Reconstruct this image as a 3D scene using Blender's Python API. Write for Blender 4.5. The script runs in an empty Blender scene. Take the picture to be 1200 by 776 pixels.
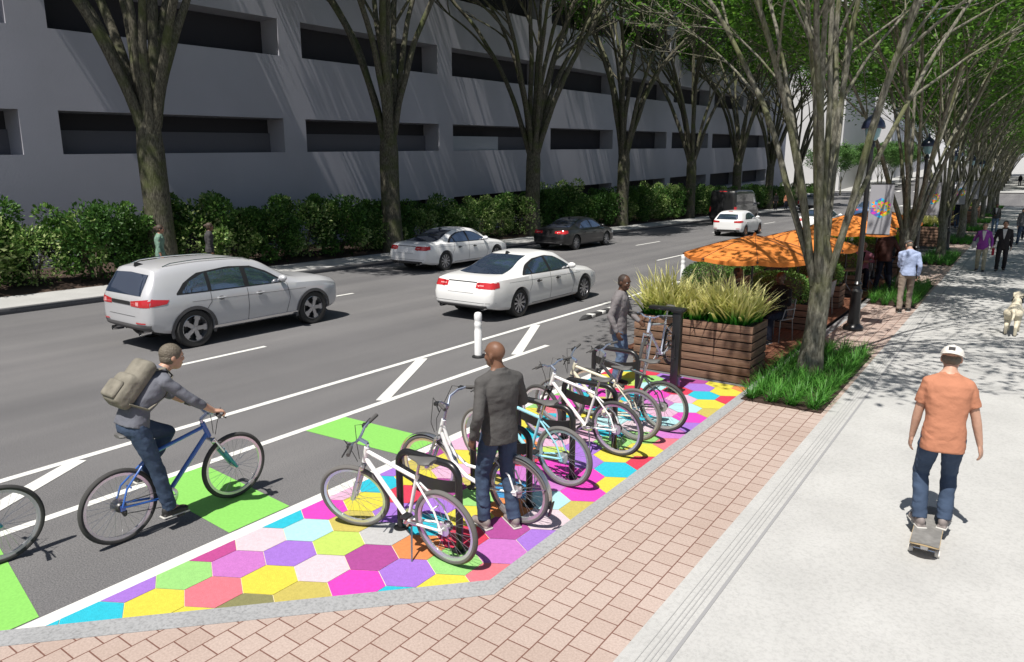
import bpy, bmesh, math, random
from mathutils import Vector, Matrix, Quaternion
from mathutils.bvhtree import BVHTree
from mathutils import noise as mnoise
V = Vector
PI = math.pi
R = math.radians
scene = bpy.context.scene
COL = scene.collection

# ------------------------------------------------------------------ materials
MATS = {}

def _nt(name):
    m = bpy.data.materials.new(name)
    m.use_nodes = True
    nt = m.node_tree
    return m, nt, nt.nodes['Principled BSDF']

def rgba(c):
    return (c[0], c[1], c[2], 1.0)

def mat(name, col, rough=0.6, metal=0.0, var=0.0, vscale=6.0, bump=0.0, bscale=60.0, spec=0.5,
        emit=0.0, coat=0.0, detail=3.0, col2=None, stretch=None):
    """procedural principled material; var = amount of noise variation between col and a darker / second tone"""
    if name in MATS:
        return MATS[name]
    m, nt, b = _nt(name)
    b.inputs['Base Color'].default_value = rgba(col)
    b.inputs['Roughness'].default_value = rough
    b.inputs['Metallic'].default_value = metal
    b.inputs['Specular IOR Level'].default_value = spec
    if coat:
        b.inputs['Coat Weight'].default_value = coat
        b.inputs['Coat Roughness'].default_value = 0.04
    if emit:
        b.inputs['Emission Color'].default_value = rgba(col)
        b.inputs['Emission Strength'].default_value = emit
    if var > 0 or bump > 0:
        tc = nt.nodes.new('ShaderNodeTexCoord')
        src = tc.outputs['Object']
        if stretch:
            mp = nt.nodes.new('ShaderNodeMapping')
            mp.inputs['Scale'].default_value = stretch
            nt.links.new(src, mp.inputs['Vector'])
            src = mp.outputs['Vector']
    if var > 0:
        n = nt.nodes.new('ShaderNodeTexNoise')
        n.inputs['Scale'].default_value = vscale
        n.inputs['Detail'].default_value = detail
        nt.links.new(src, n.inputs['Vector'])
        cr = nt.nodes.new('ShaderNodeValToRGB')
        cr.color_ramp.elements[0].position = 0.3
        cr.color_ramp.elements[1].position = 0.7
        c2 = col2 if col2 else tuple(c * (1 - var) for c in col)
        cr.color_ramp.elements[0].color = rgba(c2)
        cr.color_ramp.elements[1].color = rgba(tuple(min(1, c * (1 + 0.4 * var)) for c in col))
        nt.links.new(n.outputs['Fac'], cr.inputs['Fac'])
        nt.links.new(cr.outputs['Color'], b.inputs['Base Color'])
    if bump > 0:
        n2 = nt.nodes.new('ShaderNodeTexNoise')
        n2.inputs['Scale'].default_value = bscale
        n2.inputs['Detail'].default_value = 4
        nt.links.new(src, n2.inputs['Vector'])
        bp = nt.nodes.new('ShaderNodeBump')
        bp.inputs['Strength'].default_value = bump
        bp.inputs['Distance'].default_value = 0.02
        nt.links.new(n2.outputs['Fac'], bp.inputs['Height'])
        nt.links.new(bp.outputs['Normal'], b.inputs['Normal'])
    MATS[name] = m
    return m

def leaf_mat(name, stops, trans=0.35, rough=0.55, attr=None):
    """leaf material: colour from a ramp driven by a random value per leaf (or by a stored attribute)"""
    if name in MATS:
        return MATS[name]
    m, nt, b = _nt(name)
    b.inputs['Roughness'].default_value = rough
    b.inputs['Specular IOR Level'].default_value = 0.25
    cr = nt.nodes.new('ShaderNodeValToRGB')
    els = cr.color_ramp.elements
    while len(els) < len(stops):
        els.new(0.5)
    for e, (p, c) in zip(els, stops):
        e.position = p
        e.color = rgba(c)
    if attr:
        a = nt.nodes.new('ShaderNodeAttribute')
        a.attribute_name = attr
        nt.links.new(a.outputs['Fac'], cr.inputs['Fac'])
    else:
        g = nt.nodes.new('ShaderNodeNewGeometry')
        nt.links.new(g.outputs['Random Per Island'], cr.inputs['Fac'])
    nt.links.new(cr.outputs['Color'], b.inputs['Base Color'])
    t = nt.nodes.new('ShaderNodeBsdfTranslucent')
    nt.links.new(cr.outputs['Color'], t.inputs['Color'])
    mx = nt.nodes.new('ShaderNodeMixShader')
    mx.inputs['Fac'].default_value = trans
    nt.links.new(b.outputs['BSDF'], mx.inputs[1])
    nt.links.new(t.outputs['BSDF'], mx.inputs[2])
    nt.links.new(mx.outputs['Shader'], nt.nodes['Material Output'].inputs['Surface'])
    MATS[name] = m
    return m

# ------------------------------------------------------------------ mesh builder
class MB:
    def __init__(s):
        s.v = []
        s.f = []
        s.mi = []
        s.attr = None

    def add(s, verts, faces, mi=0):
        o = len(s.v)
        s.v.extend([tuple(p) for p in verts])
        s.f.extend([tuple(i + o for i in f) for f in faces])
        s.mi.extend([mi] * len(faces))
        return s

    def box(s, c, size, rot=None, mi=0, bev=0.0):
        hx, hy, hz = size[0] / 2, size[1] / 2, size[2] / 2
        if bev > 0:
            bm = bmesh.new()
            bmesh.ops.create_cube(bm, size=1)
            bmesh.ops.scale(bm, vec=size, verts=bm.verts)
            bmesh.ops.bevel(bm, geom=bm.edges[:], offset=bev, segments=2, affect='EDGES', profile=0.5)
            vs = [v.co.copy() for v in bm.verts]
            bm.verts.index_update()
            fs = [tuple(v.index for v in f.verts) for f in bm.faces]
            bm.free()
        else:
            vs = [V((x * hx, y * hy, z * hz)) for x, y, z in
                  ((-1, -1, -1), (1, -1, -1), (1, 1, -1), (-1, 1, -1), (-1, -1, 1), (1, -1, 1), (1, 1, 1), (-1, 1, 1))]
            fs = [(0, 3, 2, 1), (4, 5, 6, 7), (0, 1, 5, 4), (1, 2, 6, 5), (2, 3, 7, 6), (3, 0, 4, 7)]
        if rot is not None:
            vs = [rot @ p for p in vs]
        c = V(c)
        return s.add([p + c for p in vs], fs, mi)

    def tube(s, pts, rad, seg=8, caps=True, mi=0, up=None, flat=1.0):
        """tube through pts; rad number or list; flat scales the second cross axis"""
        pts = [V(p) for p in pts]
        n = len(pts)
        if not isinstance(rad, (list, tuple)):
            rad = [rad] * n
        tans = []
        for i in range(n):
            a = pts[max(0, i - 1)]
            b = pts[min(n - 1, i + 1)]
            t = (b - a)
            tans.append(t.normalized() if t.length > 1e-9 else V((0, 0, 1)))
        t0 = tans[0]
        u = V(up) if up is not None else (V((0, 0, 1)) if abs(t0.z) < 0.9 else V((1, 0, 0)))
        nrm = (u - t0 * u.dot(t0)).normalized()
        vs = []
        for i in range(n):
            t = tans[i]
            nrm = (nrm - t * nrm.dot(t))
            nrm = nrm.normalized() if nrm.length > 1e-6 else t.orthogonal().normalized()
            bn = t.cross(nrm)
            for k in range(seg):
                a = 2 * PI * k / seg
                vs.append(pts[i] + nrm * (math.cos(a) * rad[i]) + bn * (math.sin(a) * rad[i] * flat))
        fs = []
        for i in range(n - 1):
            for k in range(seg):
                a = i * seg + k
                b = i * seg + (k + 1) % seg
                fs.append((a, b, b + seg, a + seg))
        if caps:
            fs.append(tuple(range(seg - 1, -1, -1)))
            fs.append(tuple((n - 1) * seg + k for k in range(seg)))
        return s.add(vs, fs, mi)

    def sphere(s, c, r, seg=12, rings=8, mi=0, rot=None):
        if not isinstance(r, (list, tuple)):
            r = (r, r, r)
        c = V(c)
        vs = [V((0, 0, -1))]
        for i in range(1, rings):
            p = -PI / 2 + PI * i / rings
            for k in range(seg):
                a = 2 * PI * k / seg
                vs.append(V((math.cos(p) * math.cos(a), math.cos(p) * math.sin(a), math.sin(p))))
        vs.append(V((0, 0, 1)))
        fs = []
        for k in range(seg):
            fs.append((0, 1 + (k + 1) % seg, 1 + k))
        for i in range(rings - 2):
            for k in range(seg):
                a = 1 + i * seg + k
                b = 1 + i * seg + (k + 1) % seg
                fs.append((a, b, b + seg, a + seg))
        l = len(vs) - 1
        o = 1 + (rings - 2) * seg
        for k in range(seg):
            fs.append((o + k, o + (k + 1) % seg, l))
        out = []
        for p in vs:
            q = V((p.x * r[0], p.y * r[1], p.z * r[2]))
            if rot is not None:
                q = rot @ q
            out.append(q + c)
        return s.add(out, fs, mi)

    def lathe(s, prof, c=(0, 0, 0), seg=20, axis='Z', mi=0, cap=True):
        """prof: list of (r, h)"""
        c = V(c)
        vs = []
        for r, h in prof:
            for k in range(seg):
                a = 2 * PI * k / seg
                x, y = r * math.cos(a), r * math.sin(a)
                if axis == 'Z':
                    p = V((x, y, h))
                elif axis == 'X':
                    p = V((h, x, y))
                else:
                    p = V((y, h, x))
                vs.append(p + c)
        fs = []
        n = len(prof)
        for i in range(n - 1):
            for k in range(seg):
                a = i * seg + k
                b = i * seg + (k + 1) % seg
                fs.append((a, b, b + seg, a + seg))
        if cap:
            fs.append(tuple(range(seg - 1, -1, -1)))
            fs.append(tuple((n - 1) * seg + k for k in range(seg)))
        return s.add(vs, fs, mi)

    def torus(s, c, Rr, r, seg=40, sub=8, axis='X', mi=0, squash=1.0):
        c = V(c)
        vs = []
        for i in range(seg):
            a = 2 * PI * i / seg
            for k in range(sub):
                b = 2 * PI * k / sub
                rr = Rr + r * math.cos(b)
                h = r * math.sin(b) * squash
                if axis == 'X':
                    p = V((h, rr * math.cos(a), rr * math.sin(a)))
                elif axis == 'Z':
                    p = V((rr * math.cos(a), rr * math.sin(a), h))
                else:
                    p = V((rr * math.sin(a), h, rr * math.cos(a)))
                vs.append(p + c)
        fs = []
        for i in range(seg):
            for k in range(sub):
                a = i * sub + k
                b = i * sub + (k + 1) % sub
                c2 = ((i + 1) % seg) * sub + (k + 1) % sub
                d = ((i + 1) % seg) * sub + k
                fs.append((a, d, c2, b))
        return s.add(vs, fs, mi)

    def poly(s, pts, z=None, mi=0):
        vs = [(p[0], p[1], z) if z is not None else p for p in pts]
        return s.add(vs, [tuple(range(len(vs)))], mi)

    def prism(s, pts, z0, z1, mi=0):
        n = len(pts)
        vs = [(p[0], p[1], z0) for p in pts] + [(p[0], p[1], z1) for p in pts]
        fs = [tuple(range(n - 1, -1, -1)), tuple(range(n, 2 * n))]
        for i in range(n):
            j = (i + 1) % n
            fs.append((i, j, n + j, n + i))
        return s.add(vs, fs, mi)

    def loft(s, rings, close=True, caps=True, mi=0):
        n = len(rings[0])
        vs = [p for r in rings for p in r]
        fs = []
        for i in range(len(rings) - 1):
            for k in range(n if close else n - 1):
                a = i * n + k
                b = i * n + (k + 1) % n
                fs.append((a, b, b + n, a + n))
        if caps:
            fs.append(tuple(range(n - 1, -1, -1)))
            fs.append(tuple((len(rings) - 1) * n + k for k in range(n)))
        return s.add(vs, fs, mi)

    def grid(s, rows, mi=0):
        return s.loft(rows, close=False, caps=False, mi=mi)

    def xf(s, M):
        s.v = [tuple(M @ V(p)) for p in s.v]
        return s

    def mesh(s, name, mats, smooth=True, angle=40):
        me = bpy.data.meshes.new(name)
        me.from_pydata(s.v, [], s.f)
        if not isinstance(mats, (list, tuple)):
            mats = [mats]
        for m in mats:
            me.materials.append(m)
        if len(mats) > 1:
            me.polygons.foreach_set('material_index', s.mi)
        if s.attr:
            a = me.attributes.new('grad', 'FLOAT', 'POINT')
            a.data.foreach_set('value', s.attr)
        if smooth:
            me.polygons.foreach_set('use_smooth', [True] * len(me.polygons))
            try:
                me.set_sharp_from_angle(angle=R(angle))
            except Exception:
                pass
        me.update()
        return me

    def build(s, name, mats, parent=None, smooth=True, angle=40, fix=False):
        me = s.mesh(name, mats, smooth, angle)
        if fix:
            bm = bmesh.new()
            bm.from_mesh(me)
            bmesh.ops.recalc_face_normals(bm, faces=bm.faces[:])
            bm.to_mesh(me)
            bm.free()
        return link(name, me, parent)

def link(name, me, parent=None, loc=None):
    o = bpy.data.objects.new(name, me)
    COL.objects.link(o)
    if parent is not None:
        o.parent = parent
    if loc is not None:
        o.location = loc
    return o

def thing(name, label, cat, loc=(0, 0, 0), rz=0.0, group=None, scale=None):
    o = bpy.data.objects.new(name, None)
    o.empty_display_size = 0.2
    COL.objects.link(o)
    o.location = loc
    o.rotation_euler = (0, 0, rz)
    if scale:
        o.scale = (scale, scale, scale) if not isinstance(scale, tuple) else scale
    return tag(o, label, cat, group)

def tag(o, label, cat, group=None, kind=None):
    o['label'] = label
    if cat:
        o['category'] = cat
    if group:
        o['group'] = group
    if kind:
        o['kind'] = kind
    return o

def struct(o):
    o['kind'] = 'structure'
    return o

def dup(root, loc, rz=None, label=None, group=None, scale=None):
    def cp(o, par):
        c = o.copy()
        COL.objects.link(c)
        if par is not None:
            c.parent = par
        for ch in list(o.children):
            cp(ch, c)
        return c
    r = cp(root, None)
    r.location = loc
    if rz is not None:
        r.rotation_euler = (0, 0, rz)
    if label:
        r['label'] = label
    if group:
        r['group'] = group
    if scale:
        r.scale = (scale, scale, scale) if not isinstance(scale, tuple) else scale
    return r

def remesh(mb, vox, smooth=2):
    """fuse overlapping closed shells into one continuous surface; returns (verts, faces)"""
    me = mb.mesh('tmp', [mat('tmp', (.5, .5, .5))], smooth=False)
    o = bpy.data.objects.new('tmp', me)
    COL.objects.link(o)
    m = o.modifiers.new('r', 'REMESH')
    m.mode = 'VOXEL'
    m.voxel_size = vox
    if smooth:
        sm = o.modifiers.new('s', 'SMOOTH')
        sm.iterations = smooth
        sm.factor = 0.5
    dg = bpy.context.evaluated_depsgraph_get()
    e = o.evaluated_get(dg)
    m2 = e.to_mesh()
    vs = [tuple(v.co) for v in m2.vertices]
    fs = [tuple(p.vertices) for p in m2.polygons]
    e.to_mesh_clear()
    bpy.data.objects.remove(o)
    bpy.data.meshes.remove(me)
    return vs, fs

def lerp(a, b, t):
    return a + (b - a) * t

def curve(pts, x):
    """smooth (monotone cubic) interpolation through (x, y) pairs"""
    n = len(pts)
    if x <= pts[0][0]:
        return pts[0][1]
    if x >= pts[-1][0]:
        return pts[-1][1]
    d = [(pts[i + 1][1] - pts[i][1]) / (pts[i + 1][0] - pts[i][0]) for i in range(n - 1)]
    m = [d[0]] + [0 if d[i - 1] * d[i] <= 0 else 2 * d[i - 1] * d[i] / (d[i - 1] + d[i]) for i in range(1, n - 1)] + [d[-1]]
    for i in range(n - 1):
        if x <= pts[i + 1][0]:
            h = pts[i + 1][0] - pts[i][0]
            t = (x - pts[i][0]) / h
            t2, t3 = t * t, t * t * t
            return ((2 * t3 - 3 * t2 + 1) * pts[i][1] + (t3 - 2 * t2 + t) * h * m[i]
                    + (-2 * t3 + 3 * t2) * pts[i + 1][1] + (t3 - t2) * h * m[i + 1])

KERB = 0.10          # height of the footways above the road
GY = 106.0           # the street falls to here, then rises gently
def gz(y):
    return 0.0 if y < GY else (y - GY) * 0.045
# ------------------------------------------------------------------ ground, road, footways, paint
def asphalt_mat(name, col, c2):
    m, nt, b = _nt(name)
    tc = nt.nodes.new('ShaderNodeTexCoord')
    n1 = nt.nodes.new('ShaderNodeTexNoise'); n1.inputs['Scale'].default_value = 0.35; n1.inputs['Detail'].default_value = 6
    n2 = nt.nodes.new('ShaderNodeTexNoise'); n2.inputs['Scale'].default_value = 75; n2.inputs['Detail'].default_value = 3
    n2.inputs['Roughness'].default_value = 0.75
    nt.links.new(tc.outputs['Object'], n1.inputs['Vector']); nt.links.new(tc.outputs['Object'], n2.inputs['Vector'])
    r1 = nt.nodes.new('ShaderNodeValToRGB'); r1.color_ramp.elements[0].position = .35; r1.color_ramp.elements[1].position = .7
    r1.color_ramp.elements[0].color = rgba(c2); r1.color_ramp.elements[1].color = rgba(col)
    r2 = nt.nodes.new('ShaderNodeValToRGB'); r2.color_ramp.elements[0].position = .33; r2.color_ramp.elements[1].position = .68
    r2.color_ramp.elements[0].color = (.55, .55, .55, 1); r2.color_ramp.elements[1].color = (1.35, 1.32, 1.3, 1)
    nt.links.new(n1.outputs['Fac'], r1.inputs['Fac']); nt.links.new(n2.outputs['Fac'], r2.inputs['Fac'])
    mx = nt.nodes.new('ShaderNodeMix'); mx.data_type = 'RGBA'; mx.blend_type = 'MULTIPLY'; mx.inputs['Factor'].default_value = 1
    nt.links.new(r1.outputs['Color'], mx.inputs['A']); nt.links.new(r2.outputs['Color'], mx.inputs['B'])
    nt.links.new(mx.outputs['Result'], b.inputs['Base Color'])
    mp = nt.nodes.new('ShaderNodeMapping'); mp.inputs['Scale'].default_value = (1.1, .045, 1)
    n3 = nt.nodes.new('ShaderNodeTexNoise'); n3.inputs['Scale'].default_value = 1.0; n3.inputs['Detail'].default_value = 5
    nt.links.new(tc.outputs['Object'], mp.inputs['Vector']); nt.links.new(mp.outputs['Vector'], n3.inputs['Vector'])
    r3 = nt.nodes.new('ShaderNodeValToRGB'); r3.color_ramp.elements[0].position = .35; r3.color_ramp.elements[1].position = .65
    r3.color_ramp.elements[0].color = (.84, .84, .85, 1); r3.color_ramp.elements[1].color = (1.08, 1.08, 1.07, 1)
    nt.links.new(n3.outputs['Fac'], r3.inputs['Fac'])
    mx3 = nt.nodes.new('ShaderNodeMix'); mx3.data_type = 'RGBA'; mx3.blend_type = 'MULTIPLY'; mx3.inputs['Factor'].default_value = 1
    nt.links.new(mx.outputs['Result'], mx3.inputs['A']); nt.links.new(r3.outputs['Color'], mx3.inputs['B'])
    nt.links.new(mx3.outputs['Result'], b.inputs['Base Color'])
    bp = nt.nodes.new('ShaderNodeBump'); bp.inputs['Strength'].default_value = .35; bp.inputs['Distance'].default_value = .01
    nt.links.new(n2.outputs['Fac'], bp.inputs['Height']); nt.links.new(bp.outputs['Normal'], b.inputs['Normal'])
    b.inputs['Roughness'].default_value = .9
    b.inputs['Specular IOR Level'].default_value = .2
    MATS[name] = m
    return m

def concrete_mat(name, col, sp=0.82, coarse=1.0):
    m, nt, b = _nt(name)
    tc = nt.nodes.new('ShaderNodeTexCoord')
    n1 = nt.nodes.new('ShaderNodeTexNoise'); n1.inputs['Scale'].default_value = 1.3; n1.inputs['Detail'].default_value = 7
    n2 = nt.nodes.new('ShaderNodeTexNoise'); n2.inputs['Scale'].default_value = 34 * coarse; n2.inputs['Detail'].default_value = 5
    n2.inputs['Roughness'].default_value = .7
    for n in (n1, n2):
        nt.links.new(tc.outputs['Object'], n.inputs['Vector'])
    r1 = nt.nodes.new('ShaderNodeValToRGB'); r1.color_ramp.elements[0].position = .3; r1.color_ramp.elements[1].position = .7
    r1.color_ramp.elements[0].color = rgba(tuple(c * .9 for c in col)); r1.color_ramp.elements[1].color = rgba(tuple(c * 1.05 for c in col))
    r2 = nt.nodes.new('ShaderNodeValToRGB'); r2.color_ramp.elements[0].position = .3; r2.color_ramp.elements[1].position = .55
    r2.color_ramp.elements[0].color = (sp, sp, sp, 1); r2.color_ramp.elements[1].color = (1, 1, 1, 1)
    nt.links.new(n1.outputs['Fac'], r1.inputs['Fac']); nt.links.new(n2.outputs['Fac'], r2.inputs['Fac'])
    mx = nt.nodes.new('ShaderNodeMix'); mx.data_type = 'RGBA'; mx.blend_type = 'MULTIPLY'; mx.inputs['Factor'].default_value = 1
    nt.links.new(r1.outputs['Color'], mx.inputs['A']); nt.links.new(r2.outputs['Color'], mx.inputs['B'])
    nt.links.new(mx.outputs['Result'], b.inputs['Base Color'])
    bp = nt.nodes.new('ShaderNodeBump'); bp.inputs['Strength'].default_value = .2; bp.inputs['Distance'].default_value = .01
    nt.links.new(n2.outputs['Fac'], bp.inputs['Height']); nt.links.new(bp.outputs['Normal'], b.inputs['Normal'])
    b.inputs['Roughness'].default_value = .85
    b.inputs['Specular IOR Level'].default_value = .25
    MATS[name] = m
    return m

def brick_mat(name):
    m, nt, b = _nt(name)
    tc = nt.nodes.new('ShaderNodeTexCoord')
    sp = nt.nodes.new('ShaderNodeSeparateXYZ'); cb = nt.nodes.new('ShaderNodeCombineXYZ')
    nt.links.new(tc.outputs['Object'], sp.inputs[0])
    ad = nt.nodes.new('ShaderNodeMath'); ad.operation = 'ADD'; ad.inputs[1].default_value = 40 * .195 - .04
    ax = nt.nodes.new('ShaderNodeMath'); ax.operation = 'ADD'; ax.inputs[1].default_value = 2.01 + 0.187 * 200
    nt.links.new(sp.outputs['Y'], ad.inputs[0]); nt.links.new(sp.outputs['X'], ax.inputs[0])
    nt.links.new(ad.outputs[0], cb.inputs[0]); nt.links.new(ax.outputs[0], cb.inputs[1])
    br = nt.nodes.new('ShaderNodeTexBrick')
    br.inputs['Scale'].default_value = 1.0
    br.inputs['Brick Width'].default_value = .195
    br.inputs['Row Height'].default_value = .187
    br.inputs['Mortar Size'].default_value = .0055
    br.inputs['Mortar Smooth'].default_value = .2
    br.inputs['Color1'].default_value = (.432, .350, .310, 1)
    br.inputs['Color2'].default_value = (.395, .312, .272, 1)
    br.inputs['Mortar'].default_value = (.17, .085, .066, 1)
    nt.links.new(cb.outputs[0], br.inputs['Vector'])
    n2 = nt.nodes.new('ShaderNodeTexNoise'); n2.inputs['Scale'].default_value = 60; n2.inputs['Detail'].default_value = 6
    nt.links.new(tc.outputs['Object'], n2.inputs['Vector'])
    r2 = nt.nodes.new('ShaderNodeValToRGB'); r2.color_ramp.elements[0].position = .3; r2.color_ramp.elements[1].position = .65
    r2.color_ramp.elements[0].color = (.84, .83, .82, 1); r2.color_ramp.elements[1].color = (1.05, 1.05, 1.05, 1)
    nt.links.new(n2.outputs['Fac'], r2.inputs['Fac'])
    n3 = nt.nodes.new('ShaderNodeTexNoise'); n3.inputs['Scale'].default_value = .8; n3.inputs['Detail'].default_value = 4
    nt.links.new(tc.outputs['Object'], n3.inputs['Vector'])
    r3 = nt.nodes.new('ShaderNodeValToRGB'); r3.color_ramp.elements[0].position = .3; r3.color_ramp.elements[1].position = .7
    r3.color_ramp.elements[0].color = (.92, .9, .88, 1); r3.color_ramp.elements[1].color = (1.05, 1.05, 1.05, 1)
    nt.links.new(n3.outputs['Fac'], r3.inputs['Fac'])
    mx = nt.nodes.new('ShaderNodeMix'); mx.data_type = 'RGBA'; mx.blend_type = 'MULTIPLY'; mx.inputs['Factor'].default_value = 1
    mx2 = nt.nodes.new('ShaderNodeMix'); mx2.data_type = 'RGBA'; mx2.blend_type = 'MULTIPLY'; mx2.inputs['Factor'].default_value = 1
    nt.links.new(br.outputs['Color'], mx.inputs['A']); nt.links.new(r2.outputs['Color'], mx.inputs['B'])
    nt.links.new(mx.outputs['Result'], mx2.inputs['A']); nt.links.new(r3.outputs['Color'], mx2.inputs['B'])
    nt.links.new(mx2.outputs['Result'], b.inputs['Base Color'])
    bp = nt.nodes.new('ShaderNodeBump'); bp.inputs['Strength'].default_value = .5; bp.inputs['Distance'].default_value = .01; bp.invert = True
    nt.links.new(br.outputs['Fac'], bp.inputs['Height']); nt.links.new(bp.outputs['Normal'], b.inputs['Normal'])
    b.inputs['Roughness'].default_value = .85
    b.inputs['Specular IOR Level'].default_value = .25
    MATS[name] = m
    return m

M_asph = asphalt_mat('asphalt', (.162, .161, .165), (.140, .140, .144))
M_conc = concrete_mat('concrete', (.44, .438, .425))
M_conc2 = concrete_mat('concrete_pale', (.40, .40, .39))
M_granite = concrete_mat('granite_kerb', (.33, .335, .34), .62, 1.2)
M_kerbdark = concrete_mat('kerb_grey', (.12, .12, .125), .5)
M_brick = brick_mat('brick_paving')
M_paint = mat('road_paint', (.66, .66, .63), .8, var=.14, vscale=9, bump=.3, bscale=110)
M_green = mat('green_paint', (.20, .50, .095), .75, var=.10, vscale=40)
M_soil = mat('mulch', (.055, .033, .022), .95, var=.5, vscale=18, bump=.8, bscale=30)
M_far = mat('far_ground', (.30, .30, .28), .9, var=.2, vscale=.05)

def sheet(name, x0, x1, y0, y1, z, m, ny=1):
    """flat sheet that follows the long profile of the street"""
    ys = [y0 + (y1 - y0) * i / ny for i in range(ny + 1)]
    if y0 < GY < y1:
        ys = sorted(set(ys + [GY]))
    mb = MB()
    mb.grid([[(x0, y, gz(y) + z), (x1, y, gz(y) + z)] for y in ys])
    o = mb.build(name, m, smooth=False)
    # face up
    if o.data.polygons[0].normal.z < 0:
        o.data.flip_normals()
    return struct(o)

sheet('ground', -600, 600, -80, 1500, -.03, M_far, 12)
sheet('road', -19.93, -3.0, -60, 700, 0.0, M_asph, 1)
sheet('cross_road', -400, 400, GY - 2.5, GY + 25, 0.004, M_asph, 1)
# left footway and planting strip
mb = MB(); mb.box((-21.2, 21.0, KERB / 2), (2.3, 164, KERB)); struct(mb.build('left_sidewalk', M_conc2, smooth=False))
mb = MB(); mb.box((-19.99, 21.0, .075), (.16, 164, .15), bev=.012); struct(mb.build('left_kerb', M_kerbdark))
mb = MB()
rows = []
for i in range(83):
    y = -60 + 2 * i
    rows.append([(x, y, z + (random.Random(i * 7 + k).random() - .5) * .05) for k, (x, z) in enumerate(
        ((-22.34, .09), (-22.8, .16), (-24, .22), (-25.5, .25), (-27.2, .25)))])
mb.grid(rows); struct(mb.build('planting_soil', M_soil))
# right kerb: straight, then cut back at 45 degrees to widen the footway
KO = [(-3.12, GY - 4), (-3.12, 4.07), (-5.55, 1.54), (-8.4, -1.42), (-8.4, -60)]
KI = [(-2.97, GY - 4), (-2.97, 3.93), (-5.42, 1.40), (-8.2, -1.50), (-8.2, -60)]
mb = MB()
for i in range(len(KO) - 1):
    a, b, c, d = KO[i], KO[i + 1], KI[i + 1], KI[i]
    mb.prism([a, b, c, d], -.02, KERB + .004)
struct(mb.build('kerb', M_granite, smooth=False, fix=True))
mb = MB()
bp_ = KI + [(-1.86, -60), (-1.86, GY - 4)]
mb.prism([(-1.86, GY - 4), (-1.86, -60), (-8.2, -60), (-8.2, -1.50), (-5.42, 1.40), (-2.97, 3.93), (-2.97, GY - 4)], -.02, KERB)
struct(mb.build('brick_pavement', M_brick, smooth=False, fix=True))
mb = MB(); mb.box((4.07, (GY - 4 - 60) / 2, KERB / 2 - .01), (11.86, GY + 56, KERB + .02)); struct(mb.build('sidewalk', M_conc, smooth=False))
M_groove = mat('groove_shade_dirt', (.27, .27, .275), .9)  # flat strips: groove shade and dirt painted as dark colour; joints share it
M_groove2 = mat('groove_shade_dirt_soft', (.34, .34, .335), .9)  # fine grooves, their shade painted on flat strips
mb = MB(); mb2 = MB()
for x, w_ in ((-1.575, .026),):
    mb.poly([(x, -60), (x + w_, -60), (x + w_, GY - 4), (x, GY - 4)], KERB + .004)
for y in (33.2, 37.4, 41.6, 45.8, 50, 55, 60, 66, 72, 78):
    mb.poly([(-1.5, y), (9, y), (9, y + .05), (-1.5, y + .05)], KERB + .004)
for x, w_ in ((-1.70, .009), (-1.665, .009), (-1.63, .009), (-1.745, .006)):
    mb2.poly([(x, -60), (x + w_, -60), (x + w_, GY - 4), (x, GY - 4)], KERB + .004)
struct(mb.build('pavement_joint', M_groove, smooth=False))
struct(mb2.build('pavement_groove_shade', M_groove2, smooth=False))
# far block beyond the cross street
sheet('far_sidewalk', -3.4, 14, GY + 25, 500, .12, M_conc2, 1)
sheet('far_sidewalk', -40, -19.5, GY + 25, 500, .12, M_conc2, 1)

# --- road paint
def strip(mb, x0, y0, x1, y1, w_, z=.004):
    d = V((x1 - x0, y1 - y0)).normalized()
    n = V((-d.y, d.x)) * (w_ / 2)
    p = [(x0 + n.x, y0 + n.y), (x0 - n.x, y0 - n.y), (x1 - n.x, y1 - n.y), (x1 + n.x, y1 + n.y)]
    mb.poly(p, z)

mb = MB()
strip(mb, -8.77, -40, -8.77, 100, .115)
struct(mb.build('buffer_line', M_paint, smooth=False, fix=True))
mb = MB()
strip(mb, -7.40, -40, -7.40, 11.6, .115)
struct(mb.build('bike_lane_line', M_paint, smooth=False, fix=True))
for (a, b) in (((-7.46, 1.36), (-8.70, 3.42)), ((-7.46, 7.12), (-8.70, 9.36)), ((-7.46, 10.6), (-8.70, 13.15)), ((-7.46, -2.6), (-8.7, -.5))):
    mb = MB()
    strip(mb, a[0], a[1], b[0], b[1], .19, .0065)
    struct(mb.build('buffer_hatch_line', M_paint, smooth=False, fix=True))
for x, k0 in ((-11.9, 0), (-15.55, 5.6)):
    for k in range(-3, 9):
        y1 = 8.28 + 10.75 * k + k0
        mb = MB()
        strip(mb, x, y1 - 2.9, x, y1, .11)
        struct(mb.build('lane_dash', M_paint, smooth=False, fix=True))
for k in range(11):
    mb = MB(); x = -18.6 + k * 1.25
    strip(mb, x, 99.0, x, 102.6, .55)
    struct(mb.build('crosswalk_bar', M_paint, smooth=False, fix=True))
for k in range(14):
    mb = MB(); x = -20 + k * 1.25
    y0 = GY + 27
    mb.add([(x, y0, gz(y0) + .01), (x + .55, y0, gz(y0) + .01), (x + .55, y0 + 3, gz(y0 + 3) + .01), (x, y0 + 3, gz(y0 + 3) + .01)], [(0, 1, 2, 3)])
    struct(mb.build('crosswalk_bar', M_paint, smooth=False, fix=True))
for pts in ([(-7.34, 5.62), (-5.69, 5.74), (-5.69, 6.38), (-7.34, 6.30)],
            [(-7.34, 3.50), (-5.69, 3.42), (-5.69, 4.10), (-7.34, 4.20)],
            [(-7.34, 1.15), (-5.69, .95), (-5.69, 1.82), (-7.34, 2.10)]):
    mb = MB(); mb.poly(pts, .004); struct(mb.build('green_bar', M_green, smooth=False, fix=True))
mb = MB(); mb.poly([(-5.67, 1.30), (-5.52, 1.56), (-5.52, 10.95), (-5.67, 10.95)], .0045)
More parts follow.
